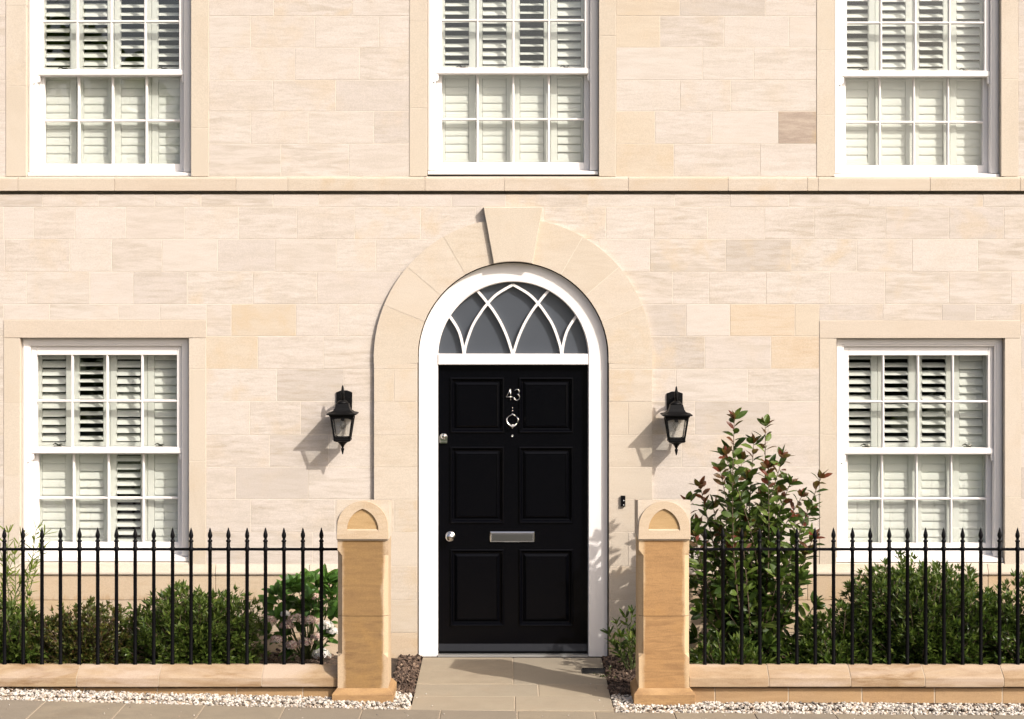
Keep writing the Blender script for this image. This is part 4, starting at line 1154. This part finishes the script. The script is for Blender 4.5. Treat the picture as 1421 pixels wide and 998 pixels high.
G1 = [(.014,.028,.006), (.032,.060,.011), (.065,.105,.018), (.12,.165,.035)]
G2 = [(.012,.026,.005), (.040,.072,.012), (.085,.122,.022), (.13,.16,.035)]
RD = [(.09,.018,.014), (.15,.035,.025), (.07,.055,.018), (.19,.075,.055)]
BR = [(.07,.03,.014), (.09,.07,.018), (.05,.075,.018), (.16,.16,.04), (.12,.05,.025)]
HY = [(.035,.085,.016), (.06,.135,.025), (.09,.18,.035)]
BM = [(.14,.18,.03), (.22,.26,.05), (.30,.32,.09)]
M_attr = {}
def pair(nm, cols, **k):
    o = leaf_mat(nm, cols, attr=False, **k); a = leaf_mat(nm+'_joined', cols, attr=True, **k); M_attr[o.name] = a; M[nm] = o; M[nm+'_a'] = a
pair('glossy_leaf', G1, rough=.42); pair('red_leaf', RD, rough=.35, trans=.35); pair('hydrangea_leaf', HY, rough=.45, trans=.3); pair('dark_leaf', G2, rough=.35)
M['shrub_leaf'] = leaf_mat('shrub_leaf', G2, .35, .25); M['nandina_leaf'] = leaf_mat('nandina_leaf', BR, .4, .3); M['bamboo_leaf'] = leaf_mat('bamboo_leaf', BM, .45, .4)
M['olive_leaf'] = leaf_mat('olive_leaf', [(.024,.046,.009), (.055,.088,.016), (.095,.13,.026), (.14,.17,.04)], .35, .25)

SZL, SZR = .085, .035
def tipsxy(lst, ylo, yhi, rg):
    return [(X(px, yy_), yy_, Z(py_, yy_)) for px, py_ in lst for yy_ in [rg.uniform(ylo, yhi)]]
rgp = np.random.default_rng(11)
# tall photinia
ph = [(1019,582),(1062,592),(1046,616),(1006,632),(1086,636),(1030,640),(1139,664),(1066,650),(1000,655),(972,676),(1012,672),(1036,664),(954,700),(1096,672),(1112,690),(1080,684),(1056,690),(1024,700),(990,706),(1125,708),(1104,724),(1128,748),(970,730),(998,738),(1040,728),(1074,735),(1118,770),(960,770),(986,776),(1016,765),(1050,770),(1090,770),(1112,805),(1066,800),(962,815),(1000,812),(1030,806),(1130,840),(1096,830),(972,850),(1010,850),(1050,845),(1085,865),(1120,870),(965,885),(1000,890),(1040,885),(1070,895),(1030,745),(1010,790),(1048,815),(985,830),(1080,800),(965,745),(1060,725)]
leafy('photinia_shrub', 'tall open shrub with glossy green leaves and red young tips behind the right railing', 'shrub', (X(1045, -.68), -.68, SZR), tipsxy(ph, -.86, -.50, rgp), .108, .047, [M['glossy_leaf'], M['red_leaf']], leaf_template(False, .26, .18), 5, start=.18, step=.0205, spread=1.05, redf=.6, r0=.008, tipn=7, upb=.6)
# hydrangea
hy = [(376,842),(384,826),(398,838),(404,816),(418,822),(432,834),(428,808),(444,816),(458,824),(470,838),(452,806),(388,860),(410,846),(440,850),(464,856),(374,880),(392,890),(420,870),(455,885),(405,905),(440,905),(470,815),(478,870),(414,812),(436,826),(462,812),(396,822)]
hyd = leafy('hydrangea_bush', 'hydrangea with broad green leaves and faded pink and white flower heads beside the left pillar', 'hydrangea', (X(425, -.5), -.48, SZL), tipsxy(hy, -.66, -.34, rgp), .125, .070, [M['hydrangea_leaf']], leaf_template(False, .30, .22, 'ovate'), 8, start=.60, step=.06, spread=.95, stmat='greenstem', r0=.007, tipn=6, sag=.0, upb=.35)
M['fl_pink'] = tone_mat('faded_pink_petals', [(0, (.28,.18,.13)), (.3, (.42,.26,.22)), (.6, (.55,.40,.36)), (.85, (.62,.55,.45)), (1, (.35,.30,.14))], .8, .1)
M['fl_white'] = tone_mat('pale_petals', [(0, (.45,.45,.40)), (.5, (.62,.60,.56)), (1, (.70,.66,.60))], .8, .1)
for (px, py_, r_, mt, yy_) in ((398,868,.050,'fl_pink',-0.7),(412,860,.060,'fl_pink',-0.72),(384,888,.046,'fl_pink',-0.73),(430,862,.055,'fl_pink',-0.71),(452,868,.050,'fl_white',-0.7),(405,896,.050,'fl_pink',-0.75),(424,892,.048,'fl_pink',-0.75),(446,908,.060,'fl_white',-0.76),(462,876,.04,'fl_white',-0.68),(440,884,.040,'fl_pink',-0.72),(437,828,.034,'fl_pink',-0.66),(396,852,.030,'fl_white',-0.68),(376,860,.035,'fl_pink',-0.7)):
    n = 110; d = rng.normal(size=(n, 3)); d /= np.linalg.norm(d, axis=1)[:, None]; d[:, 2] = np.abs(d[:, 2])*1.0-.25
    c = np.array([X(px, yy_), yy_, Z(py_, yy_)])-np.array(hyd.location)
    P = d*r_*rng.uniform(.85, 1.05, (n, 1))*np.array([1.1, 1, .85])
    Vs, Fs, Ts = [], [], []
    fv = np.array([(0,0,0),(.5,.28,.12),(.9,0,.1),(.5,-.28,.12)]); 
    x_, y_, z_ = frames(d.copy(), rng.normal(size=(n, 3)))
    k0 = 0; Vl = []; Fl = []; Tl = []
    for k in range(4):
        a_ = k*math.pi/2+.4; R2 = np.array([[math.cos(a_), -math.sin(a_), 0], [math.sin(a_), math.cos(a_), 0], [0, 0, 1]])
        fr_ = (fv@R2.T)*.0125
        V = P[:, None]+fr_[None, :, 0:1]*x_[:, None]+fr_[None, :, 1:2]*z_[:, None]+fr_[None, :, 2:3]*y_[:, None]
        Fq = (np.array([(0, 1, 2, 3)])[None]+(np.arange(n)*4)[:, None, None]).reshape(-1, 4)+k0; k0 += n*4
        Vl.append(V.reshape(-1, 3)); Fl.append(Fq); Tl.append(np.repeat(rng.random(n), 4))
    # leafy-looking core so the head is not hollow
    me = np_mesh('flower_head', np.concatenate(Vl), np.concatenate(Fl), M[mt], np.concatenate(Tl))
    o = put(bpy.data.objects.new('flower_head', me), hyd); o.location = tuple(c)
    MB().tube([tuple(np.array([c[0]*.4, c[1]*.3, .1])), tuple(c)], .003, 5).build('flower_stalk', M['greenstem'], o).location = tuple(-c)
    if mt == 'fl_white': o['label'] = 'pale whitish flower head'
# other shrubs
bushy('rounded_shrub', 'dense rounded green shrub behind the left railing, between the reddish shrub and the hydrangea', 'shrub', X(262, -.72), -.72, SZL, .50, .36, .435, 760, .058, .019, 'olive_leaf', 21, .0175)
bushy('reddish_shrub', 'low mixed green and bronze-red shrub below the left window', 'shrub', X(112, -.8), -.80, SZL+.01, .34, .30, .36, 460, .046, .017, 'nandina_leaf', 22, .020, lump=.22)
bushy('low_green_shrub', 'low loose green shrub at the far left behind the railing', 'shrub', X(22, -.85), -.85, SZL+.02, .24, .26, .36, 260, .058, .021, 'olive_leaf', 23, .024, lump=.25)
bushy('large_green_shrub', 'largest dense dark green shrub in front of the lower right window', 'shrub', X(1283, -.72), -.72, SZR-.01, .60, .40, .68, 1050, .060, .018, 'shrub_leaf', 24, .0175, lump=.13)
bushy('edge_shrub', 'dark green shrub at the right edge of the photo behind the railing', 'shrub', X(1432, -.75), -.75, SZR-.01, .42, .36, .58, 520, .058, .018, 'shrub_leaf', 25, .020)
bushy('shaded_low_shrub', 'low dark shrub between the tall red-tipped shrub and the large green shrub', 'shrub', X(1150, -.85), -.85, SZR, .30, .26, .34, 330, .062, .023, 'shrub_leaf', 26, .022, lump=.22)
bushy('pillar_foot_shrub', 'low green plant at the foot of the tall shrub beside the right pillar', 'shrub', X(1010, -1.0), -1.0, SZR, .26, .16, .20, 130, .075, .020, 'shrub_leaf', 29, .03, lump=.25)
sp = [(846,880),(856,866),(868,858),(878,852),(884,870),(862,884),(874,890),(852,896),(884,900),(866,902),(880,880),(892,862),(890,885)]
leafy('doorside_shrub', 'small leafy dark green shrub between the door frame and the right pillar', 'shrub', (X(876, -.55), -.55, .0), tipsxy(sp, -.66, -.42, rgp), .078, .024, [M['dark_leaf']], leaf_template(False, .25, .2, 'lance'), 31, start=.4, step=.02, spread=.9, stmat='greenstem', r0=.004)
wd = [(826,938),(838,942),(846,930),(852,944)]
leafy('creeping_weed', 'tiny creeping weed in the mulch at the right edge of the path', 'plant', (X(845, -.75), -.75, .01), [(X(px, -.78), -.78, Z(py_-3, -.78)) for px, py_ in wd], .022, .012, [M['dark_leaf']], leaf_template(True), 33, start=.2, step=.012, r0=.0015, tipn=4)
# bamboo at the far left
bm_t = [(62,742),(50,735),(30,748),(12,740),(-8,738),(44,790),(56,764),(28,812),(40,842),(10,800),(-15,780),(20,770),(-30,750)]
leafy('bamboo_plant', 'light green bamboo with narrow leaves at the far left in front of the window', 'bamboo', (X(-8, -.5), -.5, SZL), tipsxy(bm_t, -.62, -.42, rgp), .088, .015, [M['bamboo_leaf']], leaf_template(False, .2, .25, 'lance'), 35, start=.25, step=.021, spread=.75, stmat='greenstem', r0=.0035, tipn=5, sag=.2)

# ------------------------------------------------------------------ unseen trees added behind the camera to darken the glass and paint reflections
rg = np.random.default_rng(77); Pl = []; 
for (x, y, h, r_) in [(-22,-27,6,3),(-16,-26,6.5,3.2),(-9.5,-25,8.5,3.6),(-5.5,-27,5.0,2.6),(-1.5,-26,3.3,2.4),(2.5,-26.5,3.0,2.4),(6.5,-26,3.2,2.6),(11,-26,4.2,2.8),(16,-27,4.8,3),(22,-27,5,3)]:
    n = 1500; d = rg.normal(size=(n, 3)); d /= np.linalg.norm(d, axis=1)[:, None]
    q = d*(rg.random((n, 1))**.4)*np.array([r_, r_*.7, h/2]); Pl.append(q+np.array([x, y, h/2-.25]))
P = np.concatenate(Pl); D = rg.normal(size=P.shape); U = rg.normal(size=P.shape)
V, F, tn = leaf_cloud(P, D, U, rg.uniform(.5, .8, len(P)), rg.uniform(.35, .5, len(P)), rg.random(len(P)), leaf_template(True))
o = put(bpy.data.objects.new('reflection_trees', np_mesh('reflection_trees', V, F, M['shrub_leaf'], tn))); tag(o, 'added line of unseen trees across the road that darkens the reflections', 'trees', kind='stuff')
